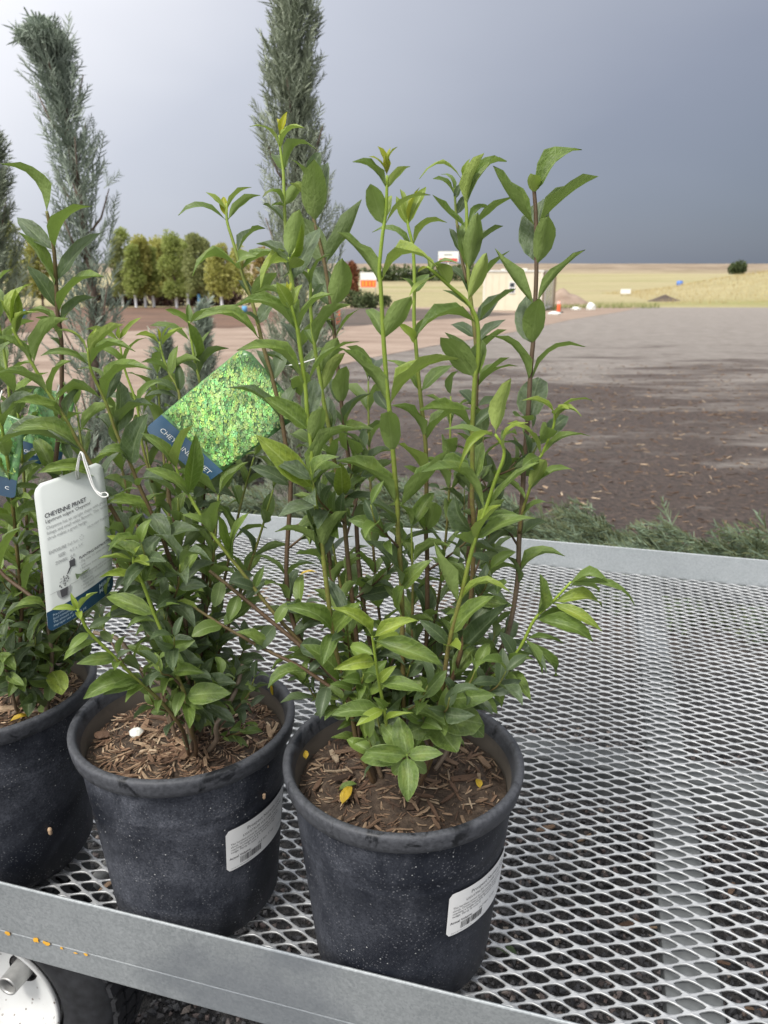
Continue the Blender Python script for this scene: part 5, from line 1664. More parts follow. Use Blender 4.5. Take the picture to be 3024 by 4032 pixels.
S('R9', [(1680, 1050), (1715, 1075), (1770, 1126), (1831, 1179), (1864, 1228), (1882, 1290), (1882, 1415), (1870, 1493), (1860, 1686), (1860, 1879), (1858, 1965), (1865, 2100), (1850, 2400), (1790, 2650), (1720, 2800)], 0.755, 0.80, 0.0014, 0.0031, (0.0, 0.75), [
    (1060, 1806, 1041, .3, -.02, .2, .15, 'm'), (1130, 1722, 1037, .42, -.02, -.5, .04, 'y'), (1080, 1612, 1165, .28, -.02, .1, .04, 'y'), (1060, 1645, 1072, .25, -.01, .2, .11, 't'), (1062, 1680, 1010, .35, .01, .3, .04, 'y'),
    (1225, 1744, 1142, .32, .0, .3, .04, 'm'), (1190, 1915, 996, .30, -.03, -.6, .04, 'y'), (1272, 2031, 1138, .24, -.01, .35, .04, 'd'), (1268, 1643, 1318, .26, -.02, .25, .19, 'm'), (1270, 1960, 1180, .36, .02, .4, .04, 'd'),
    (1495, 1735, 1329, .44, -.02, -.4, .04, 'm'), (1480, 1752, 1310, .38, .01, .4, .04, 'm'), (1500, 1900, 1340, .4, .02, .3, .04, 'm'), (1700, 1650, 1618, .2, -.02, .3, .11, 'm'), (1700, 1960, 1600, .3, .01, .2, .04, 'd'),
    (1900, 1690, 1828, .3, -.01, .2, .19, 'm'), (1905, 1770, 1780, .3, .02, .3, .11, 'd'), (1905, 1900, 1740, .4, .02, .3, .04, 'm'), (2100, 1790, 1950, .45, .0, .4, .11, 'd'), (2100, 1960, 2000, .4, .0, .3, .11, 'd'), (2560, 2008, 2375, .28, -.02, .7, .04, 'd')])
S('R10', [(2098, 690), (2104, 764), (2110, 858), (2112, 1049), (2108, 1171), (2100, 1334), (2094, 1395), (2087, 1493), (2082, 1589), (2073, 1710), (2063, 1830), (2056, 1975), (2044, 2120), (2035, 2305), (1990, 2520), (1880, 2720), (1800, 2820)], 0.86, 0.83, 0.0019, 0.0033, (0.62, 0.95), [
    (764, 2103, 688, .80, -.02, -.9, .02, 'y'), (764, 2291, 591, .38, .0, .55, .15, 'm'), (895, 1941, 654, .22, -.01, .1, -.05, 'm'), (888, 2356, 695, .26, -.01, .05, .04, 'm'),
    (1046, 2157, 852, .44, -.035, -.95, .04, 'm'), (1040, 2140, 784, .42, .035, .5, .04, 'd'), (1190, 1949, 980, .13, -.01, .1, -.05, 'm'), (1188, 2305, 984, .15, -.01, .0, .04, 'm'),
    (1368, 2124, 1175, .48, -.035, -.95, .04, 'm'), (1360, 2072, 1165, .46, .035, .4, .04, 'd'), (1505, 1938, 1322, .22, -.01, .1, .11, 'm'), (1503, 2304, 1365, .26, -.01, .1, .15, 'm'),
    (1660, 2125, 1488, .58, .03, .5, .04, 'd'), (1665, 2030, 1640, .6, -.03, .2, .04, 'm'), (1828, 2000, 1734, .36, .0, .3, .11, 'd'), (1828, 2130, 1740, .36, .02, .3, .11, 'd'),
    (2120, 1945, 2060, .4, .0, .4, .11, 'd'), (2120, 2155, 2055, .36, .0, .4, .11, 'd'), (2280, 2225, 2190, .3, -.01, .3, .19, 'm'), (2290, 1990, 2190, .4, .0, .4, .11, 'd')])
S('R11', [(2184, 1625), (2179, 1681), (2135, 1787), (2121, 1811), (2082, 1936), (2058, 2014), (2046, 2100)], 0.81, 0.832, 0.0012, 0.0020, (0.0, 0.55), [
    (1630, 2058, 1577, .22, -.01, .3, .15, 'y'), (1630, 2333, 1577, .14, -.01, .2, .11, 'y'), (1665, 2290, 1640, .28, -.02, .2, .28, 'y'), (1640, 2240, 1612, .5, -.02, .4, .11, 'y'),
    (1795, 1998, 1668, .26, -.02, .2, .11, 'y'), (1792, 2323, 1717, .16, -.01, .3, .15, 'm'), (1805, 2056, 1840, .62, -.02, .6, .11, 'm'), (1938, 2147, 1811, .40, -.03, -.7, .04, 'y'), (1940, 2253, 1847, .22, -.01, .3, .11, 'm'), (2040, 2152, 1976, .32, -.01, .3, .15, 'm')], root=False)
S('R12', [(1950, 1710), (1986, 1782), (1947, 1898), (1909, 2014), (1870, 2129), (1851, 2195), (1817, 2339), (1767, 2541), (1741, 2727), (1708, 2862)], 0.715, 0.755, 0.0013, 0.0030, (0.0, 0.72), [
    (1712, 1807, 1850, .15, -.03, .2, .28, 'y'), (1712, 2012, 1490, .3, -.01, -.4, .04, 'y'), (1720, 1750, 1690, .16, .0, .2, .04, 'm'), (1775, 2080, 1664, .30, -.02, .1, .19, 'y'), (1740, 2035, 1712, .3, .02, .3, .11, 'm'),
    (2012, 1658, 1862, .20, -.02, .25, .19, 'm'), (2010, 2133, 1816, .20, -.01, .2, .04, 'm'), (2130, 1973, 1990, .36, -.02, .3, .04, 'y'), (2125, 2108, 2042, .3, -.01, .4, .11, 'm'), (2140, 1795, 2110, .55, -.02, -.5, .04, 'm'),
    (2385, 2020, 2339, .18, -.02, .3, .28, 'y'), (2385, 1708, 2136, .16, -.01, .1, -.05, 'm'), (2520, 1944, 2347, .34, -.02, .6, .04, 'm'), (2530, 1650, 2440, .3, .0, .5, .11, 'd'), (2545, 1810, 2560, .5, -.03, .5, .04, 'y'),
    (2745, 1952, 2735, .40, -.03, .8, .11, 'm'), (2745, 1650, 2660, .44, -.02, .8, .11, 'm'), (2840, 1602, 2890, .86, -.02, .95, .04, 'm'), (2845, 1800, 2962, .80, -.03, .95, .04, 'm'), (2800, 1660, 2820, .6, -.03, .8, .11, 'm'), (2820, 1900, 2850, .7, -.01, .8, .04, 'm')])
S('R13', [(2250, 2290), (2172, 2373), (2104, 2440), (2037, 2567), (1927, 2676), (1817, 2761), (1724, 2854)], 0.74, 0.775, 0.0012, 0.0026, (0.0, 0.62), [
    (2300, 2408, 2309, .26, -.01, .3, .28, 'm'), (2298, 2500, 2385, .13, -.01, .4, .15, 'm'), (2300, 2360, 2330, .3, .01, .5, .11, 'm'), (2372, 2370, 2390, .3, .01, .5, .15, 'y'), (2375, 2370, 2486, .22, -.02, .6, .11, 'y'),
    (2430, 2125, 2259, .36, -.01, .7, .04, 'm'), (2440, 2336, 2529, .28, -.02, .7, .15, 'm'), (2450, 2240, 2420, .4, .02, .6, .11, 'm'), (2510, 2222, 2535, .14, -.01, .5, .11, 'm'), (2515, 2134, 2655, .32, -.03, .7, .11, 'm'), (2520, 2180, 2662, .18, .01, .5, .19, 'm'),
    (2610, 1990, 2640, .38, -.02, .8, .15, 'm'), (2612, 2108, 2600, .26, -.02, .6, .19, 'm'), (2640, 2053, 2727, .30, -.02, .6, .15, 'm'), (2700, 1860, 2610, .4, .0, .7, .11, 'd'), (2720, 1960, 2810, .4, -.02, .6, .11, 'm'), (2790, 1905, 2900, .55, -.02, .7, .11, 'm')])
S('R14', [(1465, 2505), (1471, 2540), (1488, 2660), (1513, 2795), (1530, 2904), (1560, 3000), (1585, 3060)], 0.675, 0.715, 0.0011, 0.0024, (0.0, 0.8), [
    (2508, 1302, 2394, .22, -.01, .4, .19, 'y'), (2508, 1648, 2444, .30, .0, .6, .11, 'y'), (2520, 1745, 2626, .26, -.01, .7, .11, 'm'), (2560, 1580, 2510, .4, .02, .5, .11, 'y'), (2600, 1315, 2634, .34, -.02, .8, .15, 'y'), (2590, 1380, 2545, .4, .02, .6, .11, 'm'),
    (2690, 1678, 2724, .32, -.02, .8, .11, 'm'), (2690, 1560, 2620, .4, -.01, .7, .11, 'y'), (2800, 1404, 2858, .36, -.02, .8, .11, 'y'), (2820, 1307, 2816, .34, -.01, .7, .11, 'm'), (2850, 1627, 2807, .25, -.02, .6, .19, 'y'), (2800, 1470, 2745, .5, -.01, .8, .11, 'm')])
S('R18', [(1602, 2974), (1612, 3010), (1620, 3050)], 0.675, 0.72, 0.0011, 0.0018, (0.2, 0.6), [
    (2976, 1606, 3157, .46, -.03, .75, .11, 'm'), (2976, 1438, 2959, .40, -.01, .8, .04, 'm'), (2976, 1745, 2967, .40, -.01, .8, .11, 'm'), (2978, 1572, 2825, .55, .02, .95, .04, 'm'), (2978, 1420, 2990, .45, .01, .8, .11, 'm'), (2990, 1680, 3040, .6, .0, .8, .11, 'm'), (2985, 1545, 3045, .6, .0, .8, .11, 'm'), (2985, 1500, 2850, .45, .02, .8, .11, 'm')])
S('R15', [(823, 2247), (940, 2340), (1060, 2440), (1176, 2537), (1290, 2640), (1390, 2770)], 0.80, 0.78, 0.0020, 0.0030, (0.55, 0.85), [
    (2290, 845, 2390, .5, -.02, .6, .04, 'm'), (2300, 1000, 2270, .5, .02, .6, .11, 'd'), (2345, 900, 2450, .45, -.02, .6, .11, 'm'), (2350, 1040, 2290, .4, .02, .5, .11, 'd'), (2450, 1010, 2560, .5, -.02, .6, .11, 'd'), (2450, 1140, 2370, .4, .01, .5, .11, 'm'), (2540, 1330, 2590, .45, -.02, .8, .11, 'd')])
S('R16', [(760, 2388), (880, 2465), (1050, 2560), (1215, 2646), (1390, 2790)], 0.78, 0.77, 0.0014, 0.0026, (0.5, 0.8), [
    (2400, 690, 2370, .3, 0, .4, .11, 'y'), (2460, 755, 2505, .5, -.02, .6, .15, 'm'), (2465, 945, 2400, .45, .01, .5, .11, 'm'), (2560, 930, 2490, .4, -.01, .4, .11, 'm'), (2565, 1010, 2535, .5, .02, .6, .11, 'm'), (2640, 1055, 2710, .34, -.02, .5, .19, 'm'), (2650, 1270, 2600, .45, .01, .7, .11, 'd'), (2700, 1262, 2830, .45, -.03, .6, .15, 'd')])
S('R17', [(690, 1831), (721, 1917), (752, 1964), (838, 2106), (948, 2247), (1089, 2427), (1230, 2580), (1400, 2780)], 0.80, 0.80, 0.0012, 0.0028, (0.1, 0.8), [
    (1840, 760, 1674, .30, -.01, .2, .04, 'y'), (1845, 556, 1705, .22, -.02, .3, .11, 'm'), (1955, 770, 1709, .30, -.02, .55, .04, 'm'), (1960, 572, 1846, .22, -.02, .3, .11, 'm'), (2105, 872, 1968, .42, -.02, -.3, .04, 'm'), (2110, 717, 2027, .26, -.01, .3, .11, 'm'),
    (2200, 980, 2020, .36, -.01, .5, .04, 'm'), (2230, 860, 2030, .25, -.02, .2, -.05, 'm'), (2330, 1040, 2230, .3, 0, .3, .04, 'm'), (2330, 900, 2290, .4, -.01, .5, .11, 'd')])
for key, pts_, yt, yb in (('A', [(1450, 1500), (1455, 1800), (1480, 2300), (1540, 2750)], .96, .87), ('B', [(1775, 1560), (1765, 2000), (1720, 2400), (1650, 2780)], .94, .87),
                         ('C', [(1960, 1900), (1930, 2200), (1850, 2500), (1740, 2780)], .90, .86), ('D', [(1290, 2030), (1340, 2300), (1430, 2700)], .86, .84), ('E', [(1620, 2080), (1625, 2350), (1620, 2700)], .82, .82)):
    S('X' + key, pts_, yt, yb, 0.0011, 0.0026, (0.3, 0.95))
random.seed(21)
for key in 'ABCDE':
    SR.auto('X' + key, 0.0, 0.72, .036, (0.042, 0.062), 'mmmd', (0.26, 0.40), (0.6, 1.0))
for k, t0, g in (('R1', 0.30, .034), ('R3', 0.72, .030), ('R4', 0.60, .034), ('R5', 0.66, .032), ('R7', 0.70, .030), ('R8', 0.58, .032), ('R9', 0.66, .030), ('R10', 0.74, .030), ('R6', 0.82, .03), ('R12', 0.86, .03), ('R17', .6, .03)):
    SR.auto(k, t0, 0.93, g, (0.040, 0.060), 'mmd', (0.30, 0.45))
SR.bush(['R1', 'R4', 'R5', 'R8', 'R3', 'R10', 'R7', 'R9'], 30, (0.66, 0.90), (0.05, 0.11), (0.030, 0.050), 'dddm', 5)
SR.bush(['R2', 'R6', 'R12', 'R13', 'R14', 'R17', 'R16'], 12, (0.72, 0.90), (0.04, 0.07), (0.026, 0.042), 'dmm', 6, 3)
SR.finish()

# ---------------------------------------------------------------- middle shrub
SM = Shrub(POT['mid'].location + Vector((0, 0, SOIL_Z)), 'middle privet with brown stems and darker dusty leaves, white tag hanging on it')
S = SM.stem
S('M1', [(345, 1370), (360, 1462), (415, 1580), (462, 1713), (509, 1815), (549, 1915), (596, 2019), (643, 2129), (682, 2239), (713, 2340), (735, 2500), (737, 2725)], 0.80, 0.84, 0.0012, 0.0030, (0.28, 0.95), [
    (1395, 411, 1294, .2, .0, .2, .04, 'y'), (1400, 486, 1278, .2, -.01, .2, .04, 'y'), (1400, 215, 1302, .2, -.01, .3, .15, 'y'), (1395, 380, 1290, .2, .01, .3, .04, 'y'), (1435, 161, 1400, .18, -.02, .3, .15, 'm'), (1440, 533, 1384, .22, -.01, .3, .15, 'm'), (1440, 300, 1395, .3, .02, .3, .11, 'm'),
    (1585, 600, 1455, .25, -.02, .3, .15, 'm'), (1590, 208, 1611, .26, -.02, .3, .28, 'm'), (1580, 480, 1440, .3, .02, .3, .11, 'd'), (1700, 603, 1596, .36, -.01, .3, .15, 'd'), (1705, 470, 1500, .35, .02, .4, .04, 'd'), (1825, 388, 1784, .36, -.02, .4, .28, 'm'), (1830, 584, 1627, .36, -.02, .5, .04, 'd'),
    (1925, 640, 1890, .5, -.02, .4, .19, 'd'), (1930, 470, 1880, .3, .0, .4, .11, 'd'), (2015, 400, 1985, .26, -.02, .3, .15, 'm'), (2020, 665, 2120, .6, -.02, .6, .11, 'd'), (2130, 785, 2090, .4, -.02, .5, .11, 'd'), (2135, 560, 2040, .4, .0, .5, .04, 'm')])
S('M2', [(50, 1290), (63, 1320), (118, 1415), (188, 1541), (259, 1650), (313, 1752), (392, 1886), (423, 1972), (502, 2113), (549, 2215), (611, 2333), (674, 2466), (729, 2584), (745, 2701)], 0.78, 0.83, 0.0012, 0.0031, (0.18, 0.98), [
    (1290, 61, 1139, .30, 0, .3, .04, 'y'), (1300, 130, 1117, .32, .02, .3, .15, 'y'), (1320, 155, 1230, .22, -.01, .4, .19, 'y'), (1325, 112, 1222, .26, -.02, -.2, .04, 'y'), (1320, 0, 1180, .3, .0, .3, .04, 'y'),
    (1440, -20, 1330, .26, -.01, .3, .11, 'm'), (1440, 268, 1255, .25, .0, .2, .11, 'm'), (1565, -10, 1470, .25, -.02, .4, .15, 'm'), (1565, 282, 1420, .26, -.01, .2, .11, 'm'), (1650, 55, 1588, .22, -.02, .3, .15, 'm'), (1660, 330, 1520, .3, .01, .3, .11, 'd'),
    (1775, 51, 1697, .26, -.02, .45, .15, 'm'), (1780, 0, 1750, .3, .02, .3, .11, 'd'), (1895, 149, 1862, .22, -.03, .3, .15, 'm'), (1890, 470, 1780, .3, .01, .3, .04, 'd'), (2130, 239, 2113, .15, -.03, .3, .28, 'm'), (2125, 564, 2023, .42, -.01, .2, .04, 'm'),
    (1985, 300, 1960, .3, .02, .4, .15, 'd'), (2220, 650, 2100, .4, .0, .5, .11, 'd'), (2330, 440, 2390, .36, -.01, .5, .15, 'd'), (2340, 700, 2330, .4, -.01, .5, .11, 'm')])
S('M1c', [(470, 1340), (490, 1450), (540, 1600), (560, 1750), (600, 1900)], 0.93, 0.93, 0.0011, 0.0018, (0.0, 0.5), [
    (1350, 556, 1250, .2, .0, .3, .04, 'y'), (1350, 337, 1298, .22, .0, .3, .11, 'y'), (1350, 470, 1280, .3, .0, .3, .04, 'y'), (1440, 575, 1330, .25, -.01, .3, .11, 'm'), (1450, 380, 1370, .28, -.01, .3, .15, 'm'), (1600, 640, 1500, .25, .0, .3, .11, 'm'), (1600, 420, 1560, .3, .0, .3, .11, 'd')], root=False)
S('M3', [(627, 1345), (640, 1400), (666, 1470), (705, 1549), (700, 1700), (660, 1880), (690, 2074), (715, 2250), (745, 2480), (755, 2730)], 0.96, 0.88, 0.0012, 0.0030, (0.2, 0.95), [
    (1350, 620, 1290, .3, 0, .3, .04, 't'), (1360, 533, 1321, .22, -.01, .3, .15, 'y'), (1360, 678, 1274, .25, .0, .3, .04, 'y'), (1362, 725, 1290, .22, -.01, .1, .04, 'y'), (1395, 596, 1365, .3, .0, .3, .11, 'm'),
    (1470, 556, 1427, .24, -.01, .3, .15, 'm'), (1475, 788, 1423, .22, -.01, .1, .11, 'm'), (1480, 700, 1360, .3, .01, .3, .04, 'm'), (1550, 590, 1500, .26, -.01, .3, .15, 'd'), (1550, 700, 1430, .3, .01, .3, .04, 'd'), (1570, 575, 1560, .25, -.01, .3, .11, 'd')])
S('M4', [(744, 1265), (752, 1330), (768, 1431), (784, 1494), (800, 1600), (810, 1760), (800, 2000), (800, 2300), (790, 2700)], 0.99, 0.90, 0.0012, 0.0029, (0.1, 0.9), [
    (1275, 650, 1219, .26, -.01, .3, .04, 'm'), (1275, 741, 1196, .3, .01, .4, .04, 'm'), (1280, 850, 1212, .22, -.01, .2, .04, 'm'), (1425, 737, 1266, .26, -.02, .5, .04, 'm'), (1340, 592, 1282, .2, .0, .3, .11, 'm'), (1485, 901, 1372, .22, -.01, .1, .11, 'd'), (1440, 830, 1300, .24, .01, .2, .04, 'm'), (1485, 690, 1420, .3, .0, .3, .11, 'd')])
S('M6', [(525, 2195), (530, 2225), (564, 2302), (611, 2427), (658, 2537), (690, 2646), (729, 2740), (752, 2874)], 0.755, 0.775, 0.0014, 0.0026, (0.0, 0.72), [
    (2200, 419, 2110, .26, 0, .4, .04, 'y'), (2200, 552, 2149, .32, 0, .2, .04, 'y'), (2205, 388, 2200, .18, -.01, .4, .04, 'y'), (2205, 588, 2227, .42, -.02, .3, .04, 'y'), (2300, 647, 2168, .3, -.01, .2, .04, 'm'), (2300, 392, 2274, .2, -.02, .3, .15, 'y'),
    (2430, 709, 2380, .26, -.01, .3, .11, 'm'), (2432, 420, 2352, .34, .01, .6, .11, 'm'), (2440, 500, 2474, .22, -.01, .3, .15, 'm'), (2540, 780, 2550, .45, .0, .6, .11, 'd'), (2545, 640, 2460, .3, .02, .5, .11, 'd'), (2540, 565, 2420, .45, .02, .7, .11, 'd'), (2650, 807, 2650, .46, -.02, .8, .11, 'm'), (2660, 595, 2640, .4, -.01, .7, .11, 'd'),
    (2720, 690, 2822, .42, -.03, .6, .11, 'm'), (2740, 909, 2729, .48, -.01, .85, .11, 'm'), (2760, 745, 2868, .52, -.04, .7, .11, 'm'), (2740, 800, 2790, .55, -.01, .8, .11, 'm')])
S('M7', [(306, 2398), (320, 2430), (353, 2490), (439, 2576), (533, 2670), (627, 2756), (705, 2850)], 0.725, 0.775, 0.0014, 0.0024, (0.0, 0.75), [
    (2402, 278, 2333, .26, 0, .5, .04, 'y'), (2402, 384, 2333, .2, -.01, .3, .04, 'y'), (2404, 204, 2400, .26, -.01, .5, .11, 'y'), (2410, 317, 2440, .5, -.02, .6, .04, 'y'), (2485, 270, 2562, .36, -.02, .6, .11, 'm'), (2480, 440, 2430, .3, .02, .4, .11, 'd'),
    (2530, 251, 2600, .26, -.02, .5, .19, 'm'), (2590, 302, 2615, .36, -.03, .85, .11, 'm'), (2590, 520, 2560, .4, .0, .6, .11, 'd'), (2610, 450, 2640, .5, -.03, .7, .11, 'm'), (2680, 329, 2752, .36, -.03, .6, .15, 'm'), (2690, 404, 2736, .32, -.03, .7, .15, 'm'), (2700, 494, 2766, .36, -.03, .5, .11, 'm'), (2700, 620, 2640, .45, .0, .7, .11, 'd'), (2760, 620, 2810, .45, -.03, .8, .11, 'm')])
S('M8', [(368, 2490), (470, 2521), (549, 2631), (666, 2717), (735, 2830)], 0.83, 0.80, 0.0024, 0.0032, (0.9, 1.0), [])
S('M9', [(956, 2615), (925, 2725), (854, 2850)], 0.84, 0.80, 0.0026, 0.0034, (0.95, 1.0), [(2620, 1000, 2600, .5, 0, .6, .1, 'd')])
S('M10', [(820, 2330), (800, 2480), (775, 2640), (745, 2810)], 0.86, 0.83, 0.0018, 0.0030, (0.6, 1.0), [(2330, 745, 2270, .4, 0, .5, .1, 'd'), (2335, 905, 2300, .4, 0, .5, .1, 'd')])
S('M11', [(600, 2110), (640, 2280), (680, 2480), (720, 2700)], 0.90, 0.86, 0.0014, 0.0028, (0.4, 1.0), [])
for key, pts_, yt, yb in (('A', [(560, 1640), (600, 1900), (660, 2200), (720, 2600)], .985, .90), ('B', [(900, 1640), (870, 1900), (825, 2200), (780, 2600)], .99, .90),
                         ('C', [(1000, 1800), (945, 2000), (880, 2300), (800, 2650)], .94, .88), ('D', [(430, 1560), (470, 1800), (560, 2150), (690, 2600)], .99, .91),
                         ('E', [(300, 1600), (340, 1850), (430, 2150), (610, 2560)], .93, .89), ('F', [(700, 1960), (715, 2200), (740, 2600)], .83, .85),
                         ('G', [(1075, 1930), (1010, 2150), (905, 2450), (805, 2720)], .90, .87), ('H', [(860, 1950), (840, 2200), (790, 2600)], .85, .86),
                         ('I', [(480, 2010), (520, 2250), (620, 2560)], .86, .86), ('J', [(620, 1480), (640, 1750), (680, 2150), (730, 2600)], 1.0, .90)):
    S('X' + key, pts_, yt, yb, 0.0011, 0.0026, (0.3, 0.95))
random.seed(33)
for key in 'ABCDEFGHIJ':
    SM.auto('X' + key, 0.0, 0.72, .036, (0.042, 0.062), 'mmmd', (0.26, 0.40), (0.6, 1.0))
for k, t0, g in (('M1', 0.55, .030), ('M2', 0.72, .030), ('M3', 0.35, .032), ('M4', 0.40, .034), ('M11', 0.05, .03), ('M10', 0.05, .03)):
    SM.auto(k, t0, 0.9, g, (0.036, 0.056), 'mdd', (0.32, 0.46))
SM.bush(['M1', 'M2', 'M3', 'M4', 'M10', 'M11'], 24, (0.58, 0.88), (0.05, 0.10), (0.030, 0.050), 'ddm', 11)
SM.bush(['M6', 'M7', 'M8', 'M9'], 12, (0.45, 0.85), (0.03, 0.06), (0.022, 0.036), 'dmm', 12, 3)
SM.finish()

# ---------------------------------------------------------------- left shrub
SL = Shrub(POT['left'].location + Vector((0, 0, SOIL_Z)), 'leftmost privet, partly outside the picture, one tall stem against the junipers')
S = SL.stem
S('L1', [(184, 831), (195, 882), (213, 990), (221, 1113), (226, 1222), (235, 1287), (242, 1377), (240, 1600), (215, 1850), (180, 2150), (150, 2450), (110, 2650)], 0.90, 0.95, 0.0017, 0.0033, (0.45, 0.95), [
    (850, 4, 645, .30, -.02, .15, .19, 'm'), (985, 67, 857, .32, .01, .4, .04, 'd'), (988, 362, 813, .34, -.02, .1, .15, 'm'), (1125, 74, 915, .36, -.02, .0, .04, 'm'), (1120, 401, 915, .26, .0, .4, .04, 'd'),
    (1222, 108, 1048, .34, .0, .4, .04, 'd'), (1230, 409, 1088, .28, -.02, .1, .15, 'm'), (1285, 376, 1171, .25, .01, .3, .15, 'd'), (1290, 100, 1240, .3, .0, .3, .15, 'm'), (1375, 195, 1330, .4, -.01, .4, .11, 'd'), (1340, 140, 1250, .3, -.02, .3, .15, 'm')])
S('L2', [(-60, 1350), (-20, 1500), (10, 1700), (35, 1850), (60, 2100), (85, 2400), (70, 2650)], 0.86, 0.93, 0.0013, 0.0030, (0.1, 0.9))
S('L3', [(60, 1560), (80, 1700), (95, 1900), (110, 2150), (115, 2450), (140, 2660)], 0.98, 0.97, 0.0013, 0.0030, (0.2, 0.95))
S('L4', [(-90, 2080), (0, 2247), (100, 2330), (188, 2400)], 0.85, 0.83, 0.0020, 0.0024, (0.6, 0.7), [
    (2250, 80, 2080, .4, -.01, .3, .04, 'm'), (2330, 170, 2180, .4, -.02, .6, .04, 'd'), (2395, 60, 2390, .4, -.02, .3, .15, 'm'), (2398, 15, 2455, .24, -.02, .4, .19, 'd'), (2400, 120, 2530, .22, -.01, .4, .04, 'd')], root=False)
S('L5', [(185, 2450), (205, 2600), (180, 2800)], 0.92, 0.93, 0.0022, 0.0034, (0.9, 1.0), [
    (2640, 140, 2630, .55, -.01, .8, .11, 'm'), (2650, 245, 2735, .75, -.03, .9, .04, 'y'), (2680, 110, 2680, .7, -.02, .9, .04, 'm'), (2690, 190, 2760, .65, -.02, .9, .04, 'm'), (2650, 190, 2600, .5, 0, .8, .04, 'm')])
S('L6', [(-40, 2500), (20, 2620), (60, 2780)], 0.86, 0.90, 0.0014, 0.003, (0.7, 1.0), [(2520, 20, 2500, .4, 0, .7, .1, 'm'), (2560, 60, 2640, .5, -.02, .8, .1, 'm'), (2600, -30, 2690, .45, -.02, .8, .1, 'm'), (2650, 95, 2700, .5, -.02, .8, .1, 'm')])
S('L7', [(-30, 1150), (0, 1300), (30, 1480), (45, 1700), (60, 2000), (70, 2400), (60, 2700)], 1.02, 1.0, 0.0013, 0.0030, (0.1, 0.9))
random.seed(44)
for k, t0, g in (('L1', 0.36, .032), ('L2', 0.0, .032), ('L3', 0.0, .032), ('L7', 0.0, .034), ('L5', 0.0, .03)):
    SL.auto(k, t0, 0.9, g, (0.044, 0.066), 'mmd', (0.28, 0.44))
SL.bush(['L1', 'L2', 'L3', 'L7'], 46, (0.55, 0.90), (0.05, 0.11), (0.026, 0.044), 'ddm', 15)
SL.finish()

# ------------------------------------------------------------------ fallen leaves
def fallen(label, P, L, w, ang, mat, tilt=0.2, cat='leaf', kind='oval'):
    o = bpy.data.objects.new('fallen_leaf', LV[(kind, 2, 0)]); COL.objects.link(o)
    o.location = P; o.scale = (L * w, L, L); o.rotation_euler = (tilt, random.uniform(-.3, .3), ang)
    o.material_slots[0].link = 'OBJECT'; o.material_slots[0].material = M[mat]
    tag(o, label, cat, 'fallen leaves')
sz = DZ + SOIL_Z
fallen('yellow fallen leaf on the soil at the front of the right pot', UZ(1345, 3170, sz + 0.010), 0.026, 0.5, -0.5, 'leaf_yellow', 0.35)
fallen('small dull green leaf lying above the yellow one in the right pot', UZ(1330, 3115, sz + 0.012), 0.024, 0.45, -1.3, 'leaf')
fallen('tiny curled yellow leaf at the left side of the right pot soil', UZ(1205, 2990, sz + 0.012), 0.013, 0.6, 0.3, 'leaf_yellow', 0.5)
fallen('dull green leaf near the right wall of the right pot', UZ(1830, 2940, sz + 0.012), 0.026, 0.35, 0.9, 'leaf', 0.2)
fallen('reddish dying leaf on the right side of the right pot soil', UZ(1890, 3105, sz + 0.012), 0.014, 0.6, 0.2, 'leaf_yellow', 0.3)
fallen('orange-tan dry leaf against the back right wall of the middle pot', UZ(1080, 2745, sz + 0.020), 0.022, 0.6, 0.5, 'leaf_yellow', 0.9)
fallen('dull green leaf on the right side of the middle pot soil', UZ(985, 2790, sz + 0.014), 0.030, 0.35, -0.6, 'leaf_dark', 0.2)
fallen('yellow curled leaf near the front rim of the left pot', UZ(35, 2845, sz + 0.012), 0.026, 0.35, -1.2, 'leaf_yellow', 0.2)
fallen('pale yellow-green leaf lying on the deck mesh behind the middle privet', UZ(1175, 2270, DZ + 0.006), 0.055, 0.4, -1.3, 'leaf_yellow', 0.1)
fallen('pale leaf lying on the deck against the far rail behind the middle privet', UZ(1010, 2090, DZ + 0.006), 0.05, 0.4, -1.0, 'leaf_young', 0.1)
fallen('grey-green leaf lying on the gravel under the deck', UG(2040, 3765, 0.02), 0.045, 0.45, 1.2, 'leaf_dark', 0.1)

# ------------------------------------------------------------------ plant tags
def tag_outline():
    """outline in unit coordinates: a card with rounded corners"""
    pts = []
    def arc(cx, cy, rx, ry, a0, a1, n=6):
        for k in range(n + 1):
            a = R(a0 + (a1 - a0) * k / n); pts.append((cx + rx * math.cos(a), cy + ry * math.sin(a)))
    arc(0.09, 0.055, 0.09, 0.055, 180, 270); arc(0.91, 0.055, 0.09, 0.055, 270, 360)
    arc(0.88, 0.93, 0.12, 0.07, 0, 90); arc(0.12, 0.93, 0.12, 0.07, 90, 180)
    return pts

